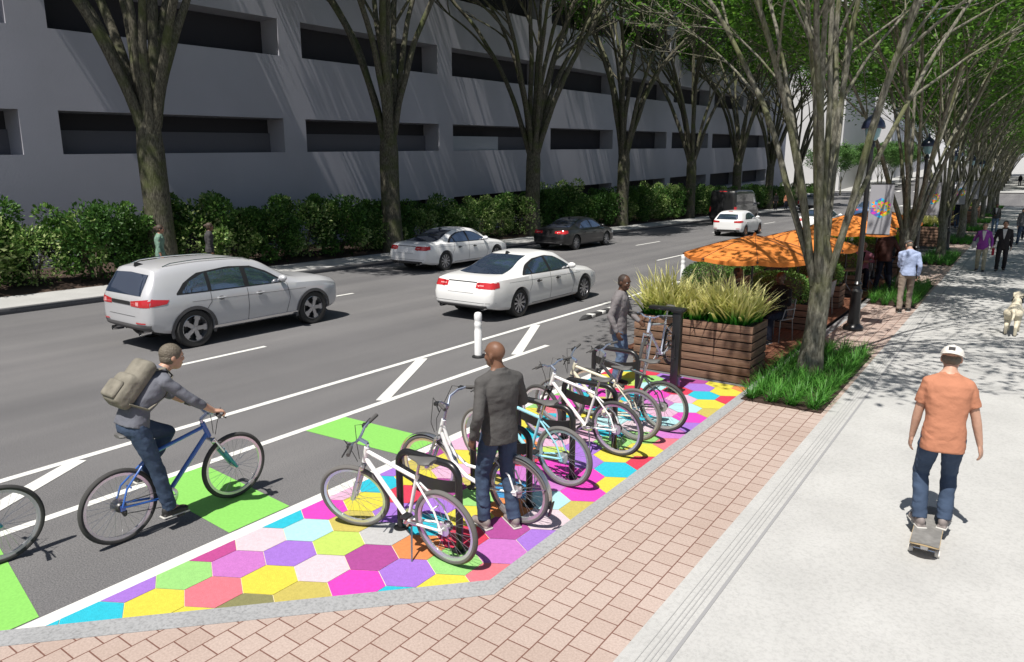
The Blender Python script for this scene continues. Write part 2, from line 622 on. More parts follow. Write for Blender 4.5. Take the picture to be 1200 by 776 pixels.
struct(mb.build('pad_edge_line', M_paint, smooth=False, fix=True))

# --- the painted hexagons of the bicycle parking pad
HC = {'C': (.02, .56, .72), 'LC': (.48, .80, .84), 'P': (.40, .19, .70), 'W': (.78, .64, .70), 'L': (.56, .74, .14), 'Y': (.80, .70, .07),
      'O': (.62, .20, .60), 'YO': (.62, .52, .12), 'S': (.80, .20, .25), 'OL': (.27, .26, .11), 'G': (.34, .70, .21), 'D': (.55, .07, .30),
      'M': (.86, .06, .55), 'DM': (.44, .07, .32), 'GW': (.56, .56, .56), 'OR': (.80, .28, .09), 'PK': (.80, .48, .66), 'RED': (.72, .045, .10),
      'B': (.05, .30, .62)}
HK = {(0, 0): 'P', (-1, 0): 'W', (-1, 1): 'LC', (0, 1): 'L', (0, -1): 'Y', (-1, -1): 'O', (1, 0): 'W', (1, -1): 'YO', (0, -2): 'S', (1, -2): 'OL',
      (-1, -2): 'G', (-2, -1): 'D', (-1, -3): 'Y', (-2, -3): 'P', (-1, -4): 'C', (-2, -5): 'C', (1, 1): 'DM', (2, 0): 'M', (3, 0): 'C', (2, 1): 'P', (3, 1): 'Y',
      (-2, 1): 'C', (-1, 2): 'M', (0, 2): 'YO', (1, 2): 'GW', (2, 2): 'OR', (3, 2): 'G', (4, 2): 'S', (-2, 3): 'PK', (-1, 3): 'Y', (0, 3): 'P',
      (1, 3): 'C', (2, 3): 'RED', (3, 3): 'O', (2, 4): 'Y', (3, 4): 'DM', (4, 4): 'P', (3, 5): 'W', (0, 4): 'RED', (1, 4): 'P', (1, 5): 'G', (-1, 4): 'C',
      (0, 5): 'DM', (-1, 5): 'Y', (-2, 5): 'P', (0, 6): 'PK', (2, 5): 'OR', (2, 6): 'B', (3, 6): 'LC', (4, 6): 'YO', (3, 7): 'M', (2, 7): 'O', (2, 8): 'M',
      (3, 8): 'M', (3, 9): 'C', (4, 8): 'Y', (2, 9): 'P', (2, 10): 'P', (3, 10): 'Y', (4, 10): 'RED', (3, 11): 'Y', (4, 12): 'S', (2, 11): 'G', (3, 12): 'G', (3, 13): 'O',
      (4, 14): 'P', (3, 14): 'LC', (3, 15): 'M', (4, 16): 'YO', (3, 16): 'LC', (3, 17): 'Y', (2, 17): 'PK', (3, 18): 'C', (4, 18): 'RED', (3, 19): 'Y', (2, 19): 'P',
      (2, 18): 'RED', (2, 16): 'O', (2, 15): 'PK', (1, 19): 'DM', (0, 18): 'L', (1, 17): 'M', (0, 19): 'G', (2, 12): 'C', (2, 13): 'W', (2, 14): 'C', (4, 20): 'OR', (1, 6): 'YO'}
HM = {k: mat('hexagon_' + k.lower(), tuple(.72 * q for q in c), .85, var=.10, vscale=34, bump=.35, bscale=120) for k, c in HC.items()}
hx_keys = list(HC.keys())
M_hexgap = mat('hexagon_joint', (.70, .62, .42), .8)
def clip(poly, a, b, c):
    out = []
    n = len(poly)
    for i in range(n):
        p, q = poly[i], poly[(i + 1) % n]
        dp, dq = a * p[0] + b * p[1] - c, a * q[0] + b * q[1] - c
        if dp <= 0:
            out.append(p)
        if (dp < 0 < dq) or (dq < 0 < dp):
            t = dp / (dp - dq)
            out.append((p[0] + (q[0] - p[0]) * t, p[1] + (q[1] - p[1]) * t))
    return out
def clip_pad(p):
    for (a, b, c) in ((-1, 0, 5.52), (1, 0, -3.13), (0, 1, 10.95), (1, -.961, -3.125 - 4.07 * .961)):
        if len(p) < 3:
            return None
        p = clip(p, a, b, c)
    return p if len(p) >= 3 else None
S_ = .246; W_ = S_ * 3 ** .5
mb = MB()
rr = random.Random(5)
for r in range(-9, 24):
    for q in range(-8, 9):
        cx, cy = -4.915 + (q + (r % 2) * .5) * W_, 3.513 + r * S_ * 1.5
        k = HK.get((q, r)) or rr.choice(['C', 'LC', 'P', 'W', 'L', 'Y', 'O', 'S', 'G', 'M', 'DM', 'OR', 'PK', 'RED', 'YO', 'Y', 'M', 'C'])
        s2 = S_ - .003
        p = clip_pad([(cx + s2 * math.cos(R(30 + 60 * i)), cy + s2 * math.sin(R(30 + 60 * i))) for i in range(6)])
        if p:
            mb.poly(p, .008, hx_keys.index(k))
o = mb.build('painted_bike_pad', [HM[k] for k in hx_keys], smooth=False, fix=True)
struct(o)
mb = MB(); mb.poly(clip_pad([(-6, 0), (0, 0), (0, 12), (-6, 12)]), .004)
struct(mb.build('pad_base_paint', M_hexgap, smooth=False, fix=True))
# ------------------------------------------------------------------ buildings
SH = 0.0372          # the floors run level while the street falls: rise of every storey line per metre of street
M_wall = mat('painted_concrete', (.40, .40, .455), .85, var=.06, vscale=.5, bump=.12, bscale=14)
M_reveal = mat('painted_reveal', (.37, .37, .41), .85)
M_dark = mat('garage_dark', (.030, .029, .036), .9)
M_spandrel = mat('garage_spandrel', (.11, .11, .125), .85)
M_spandrel2 = mat('garage_spandrel_pale', (.36, .38, .42), .85)

def sheared(o):
    for v in o.data.vertices:
        v.co.z += v.co.y * SH
    return o

garage = thing('parking_garage', 'long grey concrete parking garage with rows of wide dark openings behind the hedge', 'building', (-27, 0, 0))
rows_z = [(-3.95 + .02, -2.52 + .02), (.10 - .03, 1.53 - .04 - .0), (.0, 0), ]
# storeys: z at y=0 of opening bottom/top
base0 = 3.645
op = [(base0 - 4.05, base0 - 4.05 + 1.44), (base0, base0 + 1.44), (base0 + 4.05, base0 + 4.05 + 1.5), (base0 + 8.1, base0 + 9.6), (base0 + 12.15, base0 + 13.6)]
y0b, pitch, wlen = 11.43 - 10.33 * 4, 10.33, 9.13
Y0, Y1 = y0b - 1.2, 101.0
wins = []
y = y0b
while y + wlen < Y1 + .5:
    wins.append((y, min(y + wlen, Y1 - .8)))
    y += pitch
ZT = base0 + 15.2
DEP = 1.15
mb = MB()
def qd(mb, pts, mi=0):
    mb.add(pts, [tuple(range(len(pts)))], mi)
zc = [-5.5]
for a, b in op:
    zc += [a, b]
zc.append(ZT)
# front face: full bands between openings and piers between windows
for i in range(0, len(zc), 2):
    qd(mb, [(0, Y0, zc[i]), (0, Y1, zc[i]), (0, Y1, zc[i + 1]), (0, Y0, zc[i + 1])])
for a, b in op:
    ys = [Y0]
    for w0, w1 in wins:
        ys += [w0, w1]
    ys.append(Y1)
    for i in range(0, len(ys), 2):
        qd(mb, [(0, ys[i], a), (0, ys[i + 1], a), (0, ys[i + 1], b), (0, ys[i], b)])
qd(mb, [(0, Y1, -5.5), (-40, Y1, -5.5), (-40, Y1, ZT), (0, Y1, ZT)])
qd(mb, [(0, Y0, ZT), (0, Y1, ZT), (-40, Y1, ZT), (-40, Y0, ZT)])
qd(mb, [(-40, Y0, -5.5), (0, Y0, -5.5), (0, Y0, ZT), (-40, Y0, ZT)])
qd(mb, [(-40, Y1, -5.5), (-40, Y0, -5.5), (-40, Y0, ZT), (-40, Y1, ZT)])
sheared(mb.build('facade', M_wall, garage, smooth=False))
for ri, (a, b) in enumerate(op):
    for wi, (w0, w1) in enumerate(wins):
        if w1 < -8:
            continue
        m_ = MB()
        # reveals, then back wall with a parapet beam in its lower half
        qd(m_, [(0, w0, a), (0, w1, a), (-DEP, w1, a), (-DEP, w0, a)], 0)
        qd(m_, [(0, w1, b), (0, w0, b), (-DEP, w0, b), (-DEP, w1, b)], 0)
        qd(m_, [(0, w1, a), (0, w1, b), (-DEP, w1, b), (-DEP, w1, a)], 0)
        qd(m_, [(0, w0, b), (0, w0, a), (-DEP, w0, a), (-DEP, w0, b)], 0)
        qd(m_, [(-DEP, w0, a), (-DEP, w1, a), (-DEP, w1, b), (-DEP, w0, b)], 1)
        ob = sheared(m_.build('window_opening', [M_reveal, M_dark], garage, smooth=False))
        if ri == 1 and wi < 7:
            s_ = MB()
            h_ = .84
            s_.box((-DEP + .06, (w0 + w1) / 2, a + h_ / 2 + .002), (.11, w1 - w0 - .01, h_))
            sheared(s_.build('parapet_beam', M_spandrel, ob, smooth=False))
            if wi == 6:
                s_ = MB(); s_.box((-.35, w0 + 2.35, a + .41), (.1, 4.7, .8)); sheared(s_.build('pale_panel', M_spandrel2, ob, smooth=False))

# pale buildings of the next blocks
M_pale = mat('pale_stucco', (.52, .515, .51), .85, var=.05, vscale=.3)
M_pale2 = mat('pale_stucco_grey', (.50, .50, .52), .85, var=.05, vscale=.3)
M_winblue = mat('far_glass', (.10, .13, .17), .15)
def slab(name, label, x0, x1, y0, y1, h, m, wins_=True, fl=3.6):
    t = thing(name, label, 'building', ((x0 + x1) / 2, (y0 + y1) / 2, 0))
    b = MB(); b.box((0, 0, h / 2), (x1 - x0, y1 - y0, h)); b.build('wall', m, t, smooth=False)
    b = MB(); b.box((0, 0, h + .25), (x1 - x0 + .4, y1 - y0 + .4, .5)); b.build('roof_edge', M_pale2, t, smooth=False)
    if wins_:
        n = int((y1 - y0) / 5)
        for fz in range(int((h - 3) / fl)):
            for k in range(n):
                w_ = MB()
                yy = -(y1 - y0) / 2 + 2.5 + 5 * k
                for sx in wins_:
                    w_.box((sx * (x1 - x0) / 2, yy, 4.2 + fz * fl + gz((y0 + y1) / 2)), (.12, 2.4, 1.7))
                w_.build('window', M_winblue, t, smooth=False)
    return t
slab('office_block', 'plain white office block beyond the end of the grey garage', -62, -26.3, 133, 160, 34, M_pale, None)
slab('apartment_block', 'pale block with small windows far down the left side of the street', -60, -24.5, 172, 240, 24, M_pale2, (1,))
slab('corner_building', 'white corner building at the far right end of the pavement', 1.2, 40, 139, 190, 26, M_pale, (-1,))
slab('tower_block', 'blue grey tower block closing the far end of the street', -5, 30, 420, 450, 60, mat('stucco_haze_tint', (.33, .36, .42), .8), None)  # blue grey distance haze is put into the wall colour
slab('distant_block', 'grey block across the far end of the street', -60, -18, 330, 370, 40, M_pale2, (1,))
# ------------------------------------------------------------------ trees, shrubs, grasses
def bark_mat(name, c1, c2, moss):
    m, nt, b = _nt(name)
    tc = nt.nodes.new('ShaderNodeTexCoord')
    mp = nt.nodes.new('ShaderNodeMapping'); mp.inputs['Scale'].default_value = (9, 9, 2.6)
    nt.links.new(tc.outputs['Object'], mp.inputs['Vector'])
    n1 = nt.nodes.new('ShaderNodeTexNoise'); n1.inputs['Scale'].default_value = 3.0; n1.inputs['Detail'].default_value = 8; n1.inputs['Roughness'].default_value = .65
    n2 = nt.nodes.new('ShaderNodeTexNoise'); n2.inputs['Scale'].default_value = 1.6; n2.inputs['Detail'].default_value = 5
    nt.links.new(mp.outputs['Vector'], n1.inputs['Vector']); nt.links.new(tc.outputs['Object'], n2.inputs['Vector'])
    r1 = nt.nodes.new('ShaderNodeValToRGB'); r1.color_ramp.elements[0].position = .38; r1.color_ramp.elements[1].position = .64
    r1.color_ramp.elements[0].color = rgba(c2); r1.color_ramp.elements[1].color = rgba(c1)
    r2 = nt.nodes.new('ShaderNodeValToRGB'); r2.color_ramp.elements[0].position = .46; r2.color_ramp.elements[1].position = .66
    r2.color_ramp.elements[0].color = (0, 0, 0, 1); r2.color_ramp.elements[1].color = (.75, .75, .75, 1)
    nt.links.new(n1.outputs['Fac'], r1.inputs['Fac']); nt.links.new(n2.outputs['Fac'], r2.inputs['Fac'])
    mx = nt.nodes.new('ShaderNodeMix'); mx.data_type = 'RGBA'
    nt.links.new(r2.outputs['Color'], mx.inputs['Factor']); nt.links.new(r1.outputs['Color'], mx.inputs['A'])
    mx.inputs['B'].default_value = rgba(moss)
    nt.links.new(mx.outputs['Result'], b.inputs['Base Color'])
    bp = nt.nodes.new('ShaderNodeBump'); bp.inputs['Strength'].default_value = .9; bp.inputs['Distance'].default_value = .03
    nt.links.new(n1.outputs['Fac'], bp.inputs['Height']); nt.links.new(bp.outputs['Normal'], b.inputs['Normal'])
    b.inputs['Roughness'].default_value = .9
    b.inputs['Specular IOR Level'].default_value = .15
    MATS[name] = m
    return m

M_bark = bark_mat('bark_mossy', (.25, .24, .195), (.085, .08, .062), (.115, .125, .05))
M_bark2 = bark_mat('bark_dark', (.15, .14, .105), (.045, .042, .032), (.07, .085, .03))
M_leaf = leaf_mat('zelkova_leaves', [(0, (.035, .10, .010)), (.55, (.075, .19, .020)), (1, (.15, .31, .04))], .45)
M_leaf_pale = leaf_mat('young_street_leaves', [(0, (.05, .12, .03)), (1, (.12, .24, .06))], .4)
M_hedge = leaf_mat('hedge_leaves', [(0, (.022, .065, .012)), (.50, (.060, .145, .026)), (.72, (.15, .26, .055)), (1, (.48, .56, .24))], .3, .45, 'grad')
M_twig = mat('twigs', (.09, .075, .05), .9)

def leaf_quad(mb, p, d, n, ln, wd):
    """one leaf: a folded rhombus of two triangles"""
    s = d.cross(n).normalized()
    a = p
    b = p + d * (ln * .5) + s * (wd * .5) + n * (wd * .12)
    c = p + d * ln
    e = p + d * (ln * .5) - s * (wd * .5) + n * (wd * .12)
    mb.add([a, b, c, e], [(0, 1, 2, 3)])

def rvec(rnd):
    while True:
        v = V((rnd.uniform(-1, 1), rnd.uniform(-1, 1), rnd.uniform(-1, 1)))
        if .05 < v.length < 1:
            return v.normalized()

def make_tree_meshes(seed, fork=1.7, r0=.29, height=9.5, spread=5.2, stems=9, leafn=24, leaf=.16, bark=M_bark, lm=M_leaf,
                     leaf_from=4.6, flare=1.25, lean=.0, stem_r=.36, depth=3, lvar=1.0, upright=1.0, rmax=4.3):
    """vase shaped street tree: short trunk, a sheaf of rising stems that arch outward, fine twigs with leaf clusters"""
    rnd = random.Random(seed)
    tb = MB(); cb = MB()
    pts = []; rad = []
    for i in range(9):
        t = i / 8
        z = -.15 + (fork + .35) * t
        pts.append(V((lean * t + .03 * math.sin(5 * t + seed), .03 * math.cos(4 * t + seed), z)))
        rad.append(r0 * (flare - (flare - .93) * min(1, t * 3.2)) * (1.0 + .10 * max(0, t - .75) * 4))
    rad[-1] *= .45; rad[-2] *= .82; pts[-1] = pts[-1] + V((0, 0, -.05))
    tb.tube(pts, rad, 18, True)
    tips = []

    def branch(p, d, r, ln, lvl, out):
        n = max(5, int(ln / .42))
        P_ = [p.copy()]; Rd = [r]
        cur = p.copy(); dd = d.copy()
        wob = rvec(rnd) * .10
        for i in range(1, n + 1):
            t = i / n
            bend = out * (.055 * (.25 + 1.9 * t) if lvl == 0 else .05 * (1 + .9 * t)) * (ln / n / .42)
            dd = (dd + bend + wob * math.sin(i * 1.1 + lvl) * .5 + rvec(rnd) * .045).normalized()
            rad_ = math.hypot(cur.x - lean, cur.y)
            if rad_ > rmax * .8:
                dd = (dd - V((cur.x - lean, cur.y, 0)) / rad_ * .16 * (rad_ / rmax) + V((0, 0, .05))).normalized()
            if cur.z > height or rad_ > rmax * 1.18:
                break
            cur = cur + dd * (ln / n)
            P_.append(cur.copy())
            Rd.append(max(.006, r * (1 - .74 * t)))
        if len(P_) < 3:
            P_.append(cur + dd * .2); Rd.append(.006)
        tb.tube(P_, Rd, (10, 7, 5, 4)[lvl], False)
        if lvl >= depth:
            for k in range(len(P_) // 3, len(P_)):
                tips.append((P_[k], dd, 1.0))
            return
        ch = (5, 5, 4)[lvl] if lvl < 3 else 3
        n = len(P_) - 1
        for c in range(ch):
            t = .36 + .62 * (c + rnd.random() * .7) / ch
            i = min(len(P_) - 2, int(t * n))
            tan = (P_[i + 1] - P_[i]).normalized()
            side = rvec(rnd); side = (side - tan * side.dot(tan)).normalized()
            side.z = side.z * .45 + (.10 if lvl else .04); 
            nd = (tan + side * rnd.uniform(.34, .66) + out * .12).normalized()
            o2 = V((nd.x, nd.y, 0))
            o2 = o2.normalized() if o2.length > .1 else out
            branch(P_[i], nd, Rd[i] * rnd.uniform(.52, .72), ln * rnd.uniform(.42, .60), lvl + 1, o2)
        tips.append((P_[-1], dd, 1.0))

    a0 = rnd.random() * 6.28
    for s_ in range(stems):
        a = a0 + 2 * PI * s_ / stems + rnd.uniform(-.22, .22)
        inner = s_ % 3 == 2
        o = V((math.cos(a), math.sin(a), 0))
        tilt = rnd.uniform(.10, .20) if inner else rnd.uniform(.30, .44)
        d = (o * tilt * upright + V((0, 0, 1))).normalized()
        st = V((lean, 0, fork - .35 - .5 * rnd.random())) + o * r0 * (.25 if inner else .52)
        ln = (height - fork) * rnd.uniform(.98, 1.15) * (1.0 if inner else 1.07)
        branch(st, d, r0 * stem_r * rnd.uniform(.8, 1.12), ln, 0, o * (spread / 5.2) * (.35 if inner else 1.0))
    for p, d, w_ in tips:
        if p.z < leaf_from + rnd.uniform(-.5, .7):
            continue
        for k in range(int(leafn * w_ * rnd.uniform(.5, 1.5) + rnd.random())):
            q = p + rvec(rnd) * (.62 * rnd.random() ** .6)
            dl = (rvec(rnd) + d * .4).normalized(); dl.z *= .45; dl.normalize()
            nn = (V((0, 0, 1)) + rvec(rnd) * .75).normalized()
            l = leaf * rnd.uniform(.7, 1.25) * lvar
            leaf_quad(cb, q, dl, nn, l, l * .55)
    return tb.mesh('trunk', [bark], True, 60), cb.mesh('crown', [lm], False), len(tips)

def tree(meshes, name, label, loc, rz=0, sc=1.0, group=None):
    t = thing(name, label, 'tree', loc, rz, group, sc)
    link('trunk', meshes[0], t)
    link('crown', meshes[1], t)
    return t

KW = dict(fork=2.1, r0=.172, height=9.6, spread=2.8, leafn=9, leaf=.165, leaf_from=5.4, upright=.66, stem_r=.335, rmax=4.8, flare=1.35)
KW0 = dict(KW); KW0.update(leafn=1.4, leaf_from=6.4)
TR0 = make_tree_meshes(11, stems=13, **KW0)
TR = [make_tree_meshes(19, stems=13, **KW), make_tree_meshes(23, stems=12, **KW), make_tree_meshes(37, stems=13, **KW)]
TL = [make_tree_meshes(51, fork=5.2, r0=.43, height=17.5, rmax=5.2, spread=2.9, stems=11, leafn=7, leaf=.24, bark=M_bark2, leaf_from=12.8, upright=.55, flare=1.15, stem_r=.36),
      make_tree_meshes(67, fork=5.4, r0=.44, height=17.5, rmax=5.2, spread=2.9, stems=10, leafn=7, leaf=.24, bark=M_bark2, leaf_from=12.8, upright=.55, flare=1.15, stem_r=.37)]
TS = make_tree_meshes(81, fork=2.2, r0=.10, height=6.0, spread=3.0, stems=5, leafn=16, leaf=.22, leaf_from=2.6, lm=M_leaf_pale, depth=2)
print('TIPS', [t[2] for t in TR + TL], [len(t[0].polygons) for t in TR + TL], [len(t[1].polygons) for t in TR + TL])

T1R = 0.3
right_y = [12.0, 22.4, 33.0, 43.6, 54.2, 64.6, 75.2, 85.6, 96.0]
rl = ['vase shaped tree rising from the grass bed nearest the wooden planter',
      'vase shaped tree in the grass bed beside the person in the pale blue shirt',
      'tree in the third grass bed, next to the second banner post',
      'tree in the fourth grass bed, beside the wooden planter of pale grass',
      'tree in the fifth grass bed along the pavement',
      'tree in the sixth grass bed along the pavement',
      'tree seventh in the row along the pavement, small and far',
      'tree eighth in the row along the pavement, near the cross street',
      'last tree of the row before the cross street']
for i, y in enumerate(right_y):
    tree(TR0 if i == 0 else TR[i % 3], 'street_tree', rl[i], (-2.52, y, KERB + .02), T1R if i == 0 else 2.1 * i + .6, (1.0, 1.03, .98, 1.02, 1)[i % 5], 'trees along the pavement')
for i, y in enumerate((136.5, 147, 157.5, 168, 178.5, 189)):
    tree(TR[i % 3], 'street_tree', 'tall vase shaped tree in the row beyond the cross street', (-3.2, y, gz(y)), 1.9 * i, 1.0, 'tall trees beyond the cross street')
left_y = [12.1, 22.5, 33.6, 44.6, 56.8, 68.4, 79.1, 90.3]
ll = ['thick dark trunk behind the silver SUV and the person in sage green',
      'thick dark trunk behind the parked white sedan',
      'dark trunked tree behind the parked charcoal sedan',
      'dark trunked tree in the hedge between the charcoal sedan and the black van',
      'dark trunked tree at the hedge front just before the black van',
      'dark trunked tree rising behind the roof of the black van',
      'dark trunked tree in the hedge beyond the black van',
      'dark trunked tree last in the hedge row, near the silver pickup']
for i, y in enumerate(left_y):
    tree(TL[i % 2], 'street_tree', ll[i], (-22.5, y, .1), 1.7 * i + 1.0, 1.0, 'trees in the hedge along the garage')
far_t = [(-6.2, 140), (-20.5, 138), (-20.6, 150), (-21, 164), (-22, 144), (-22.4, 157), (-20.8, 180), (-23.5, 112), (-23.8, 122),]
for i, (x, y) in enumerate(far_t):
    side = 'left' if x < -12 else 'right'
    tree(TS, 'young_tree', 'small light green tree beyond the cross street', (x, y, gz(y) + .1), i * 1.3, 1.0 + .1 * (i % 3), 'small trees beyond the cross street')

# --- hedge of separate shrubs
def make_shrub(seed, w_=1.25, h=2.25, n=6400, leaf=.115):
    rnd = random.Random(seed)
    cb = MB(); sb = MB(); cb.attr = []
    lobes = [(V((0, 0, h * .52)), V((w_, w_, h * .5)))]
    for k in range(24):
        a = rnd.random() * 6.28
        q = V((math.cos(a) * w_ * rnd.uniform(.4, .95), math.sin(a) * w_ * rnd.uniform(.4, .95), h * rnd.uniform(.18, .98)))
        lobes.append((q, V((1, 1, 1)) * rnd.uniform(.20, .42)))
    for k in range(9):
        a = rnd.random() * 6.28
        e = V((math.cos(a) * w_ * .5, math.sin(a) * w_ * .5, h * rnd.uniform(.5, .75)))
        sb.tube([(0, 0, -.1), e * .45 + V((0, 0, .1)), e], [.03, .022, .01], 5, False)
    for k in range(n):
        li = 0 if rnd.random() < .22 else rnd.randrange(1, len(lobes))
        c, s = lobes[li]
        lb = random.Random(seed * 31 + li).random()
        d = rvec(rnd)
        rr_ = rnd.uniform(.62, 1.03)
        q = c + V((d.x * s.x, d.y * s.y, d.z * s.z)) * rr_
        if q.z < .06:
            continue
        dl = (d * .9 + rvec(rnd) * .8 + V((0, 0, .3))).normalized()
        nn = (d + rvec(rnd) * .7 + V((0, 0, .5))).normalized()
        l = leaf * rnd.uniform(.7, 1.4)
        leaf_quad(cb, q, dl, nn, l, l * .55)
        cb.attr += [min(1, max(0, .62 * lb ** 1.4 + .42 * rnd.random()))] * 4
    return sb.mesh('stem', [M_twig], True), cb.mesh('foliage', [M_hedge], False)
SHR = [make_shrub(s, *a) for s, a in ((1, (1.15, 2.25)), (2, (1.2, 2.05)), (3, (1.05, 2.4)), (4, (1.2, 2.15)))]
rnd = random.Random(9)
for i in range(64):
    y = 2.2 + i * 1.62
    sm = SHR[rnd.randrange(4)]
    t = thing('hedge_shrub', 'glossy dark green shrub in the hedge along the grey garage', 'shrub', (-23.3 + rnd.uniform(-.25, .2), y, .12), rnd.uniform(0, 6.28),
              'shrubs of the hedge along the garage', rnd.uniform(.80, 1.16))
    link('stem', sm[0], t); link('foliage', sm[1], t)
# ------------------------------------------------------------------ vehicles
def paint(name, c, rough=.28, metal=.0):
    return mat(name, c, rough, metal, coat=.6)
M_white = paint('car_paint_white', (.74, .74, .73))
M_white2 = paint('car_paint_white_clean', (.80, .80, .80))
M_silver = paint('car_paint_silver', (.55, .555, .57), .3, .25)
M_char = paint('car_paint_charcoal', (.013, .013, .014), .3)
M_blackp = paint('car_paint_black', (.010, .010, .011), .4)
M_bluep = paint('car_paint_blue', (.05, .10, .22), .28)
M_glass = mat('car_glass', (.028, .042, .072), .03, spec=.8)  # blue in the base colour stands in for reflected sky
M_glass.node_tree.nodes['Principled BSDF'].inputs['IOR'].default_value = 2.9
M_tyre = mat('tyre_rubber', (.032, .031, .030), .85)
M_alloy = mat('alloy', (.50, .50, .52), .3, .85)
M_alloyd = mat('alloy_dark', (.06, .06, .065), .35, .6)
M_alloyc = mat('alloy_copper', (.42, .24, .17), .35, .8)
M_trim = mat('black_trim', (.018, .018, .019), .45)
M_cladding = mat('grey_cladding', (.085, .083, .085), .65)
M_seam = mat('door_seam', (.07, .07, .072), .7)
M_red = mat('tail_light_red', (.46, .022, .026), .12, coat=.6)
M_redlt = mat('tail_light_clear', (.70, .32, .32), .12, coat=.6)
M_chrome = mat('chrome', (.75, .75, .76), .12, 1.0)
M_lamp = mat('head_light', (.55, .58, .60), .08, coat=.5)
M_under = mat('underbody', (.015, .015, .015), .9)

def car_body(S, nst=80):
    """S: dict of profile curves over y (0 = rear bumper, L = front). returns BMesh-like MB of the painted shell"""
    L = S['L']
    ys = sorted(set([0, .012, .035, .08, .15, L - .15, L - .08, L - .035, L - .012, L] + [L * i / nst for i in range(1, nst)]))
    rings = []
    for y in ys:
        zb, zs, zt = curve(S['zb'], y), curve(S['zs'], y), curve(S['zt'], y)
        w, wt = curve(S['w'], y), curve(S['wt'], y)
        # rounding of the two ends
        e = min(y, L - y)
        sc = 1.0
        if e < .15:
            sc = .80 + .20 * math.sqrt(max(0, 1 - (1 - e / .15) ** 2))
        zm = (zb + zs) / 2
        h = []
        prof = ((0, zb, 0), (.62, zb, 0), (.90, zb + .015, 0), (.965, zb + .08, .1), (.985, lerp(zb, zs, .28), .2), (1.0, lerp(zb, zs, .50), .3),
                (.992, lerp(zb, zs, .72), .4), (S.get('crease', .985), lerp(zb, zs, .86), .5), (.955, zs, .6))
        for fx, z, _ in prof:
            h.append((w * fx * sc, lerp(zm, z, lerp(1, sc, .6))))
        ws = w * .955 * sc
        wt_ = min(wt, ws - .01) * sc if e < .15 else min(wt, ws - .01)
        zt_ = max(zt, zs + .012)
        zt_ = lerp(zm, zt_, lerp(1, sc, .6))
        zs_ = h[-1][1]
        crown = S.get('crown', .05) * min(1, (zt_ - zs_) / .35 + .25)
        ze = zt_ - crown
        ze = max(ze, zs_ + .006)
        for t in (.25, .5, .75, .93):
            bulge = .028 * math.sin(PI * t)
            h.append((lerp(ws, wt_, t) + bulge * min(1, (ze - zs_) * 2), lerp(zs_, ze, t)))
        h.append((wt_ * .94, lerp(ze, zt_, .30)))
        h.append((wt_ * .72, lerp(ze, zt_, .68)))
        h.append((wt_ * .38, lerp(ze, zt_, .93)))
        h.append((0, zt_))
        sh = S.get('rear_lean', 0)
        def yy(z):
            if sh and y < .7:
                k = max(0, min(1, (z - S['lean_z0']) / (S['lean_z1'] - S['lean_z0'])))
                return y + sh * k * k * (3 - 2 * k) * (1 - y / .7)
            return y
        ring = [(x, yy(z), z) for x, z in h] + [(-x, yy(z), z) for x, z in reversed(h[1:-1])]
        rings.append(ring)
    mb = MB()
    mb.loft(rings, caps=False)
    n = len(rings[0]); k2 = n // 2
    for ri, flip in ((0, True), (len(rings) - 1, False)):
        o = ri * n
        for i in range(k2):
            q = [o + i, o + i + 1, o + (n - i - 1) % n, o + (n - i) % n]
            if i == 0:
                q = [o, o + 1, o + n - 1]
            elif i == k2 - 1:
                q = [o + i, o + i + 1, o + n - i]
            mb.f.append(tuple(reversed(q)) if flip else tuple(q)); mb.mi.append(0)
    return mb

def wheel(parent, x, y, r, wd, spokes, rimm, side, name='wheel'):
    """side: +1 when the outer face looks to +x"""
    t = MB()
    t.lathe([(r * .70, -wd / 2 + .01), (r * .93, -wd / 2), (r, -wd / 2 + .025), (r, wd / 2 - .025), (r * .93, wd / 2), (r * .70, wd / 2 - .01)], axis='X', seg=32, cap=False)
    ty = t.build(name, M_tyre, parent)
    ty.location = (x, y, r)
    m = MB()
    o = side * (wd / 2 - .022)
    ro = r * .715
    m.lathe([(ro, -side * wd * .3), (ro, o), (ro * .93, o + side * .006), (ro * .90, o - side * .03), (ro * .86, -side * wd * .2)], axis='X', seg=32, cap=False)
    m.lathe([(ro * .9, o - side * .085), (.001, o - side * .085)], axis='X', seg=24, cap=False, mi=1)
    m.lathe([(ro * .20, o - side * .05), (ro * .19, o - side * .006), (ro * .1, o), (.001, o)], axis='X', seg=14, cap=False)
    for k in range(spokes):
        a = 2 * PI * k / spokes
        wd_ = ro * (.30 if spokes <= 5 else .15)
        rot = Matrix.Rotation(a, 3, 'X')
        p0 = V((o - side * .018, 0, 0)); 
        c = rot @ V((0, ro * .54, 0)) + V((o - side * .02, 0, 0))
        m.box(c, (.028, ro * .80, wd_), rot=rot)
        m.box(rot @ V((0, ro * .80, 0)) + V((o - side * .02, 0, 0)), (.026, ro * .26, wd_ * 1.5), rot=rot)
    rim = m.build('rim', [rimm, M_trim], ty, fix=True)
    return ty

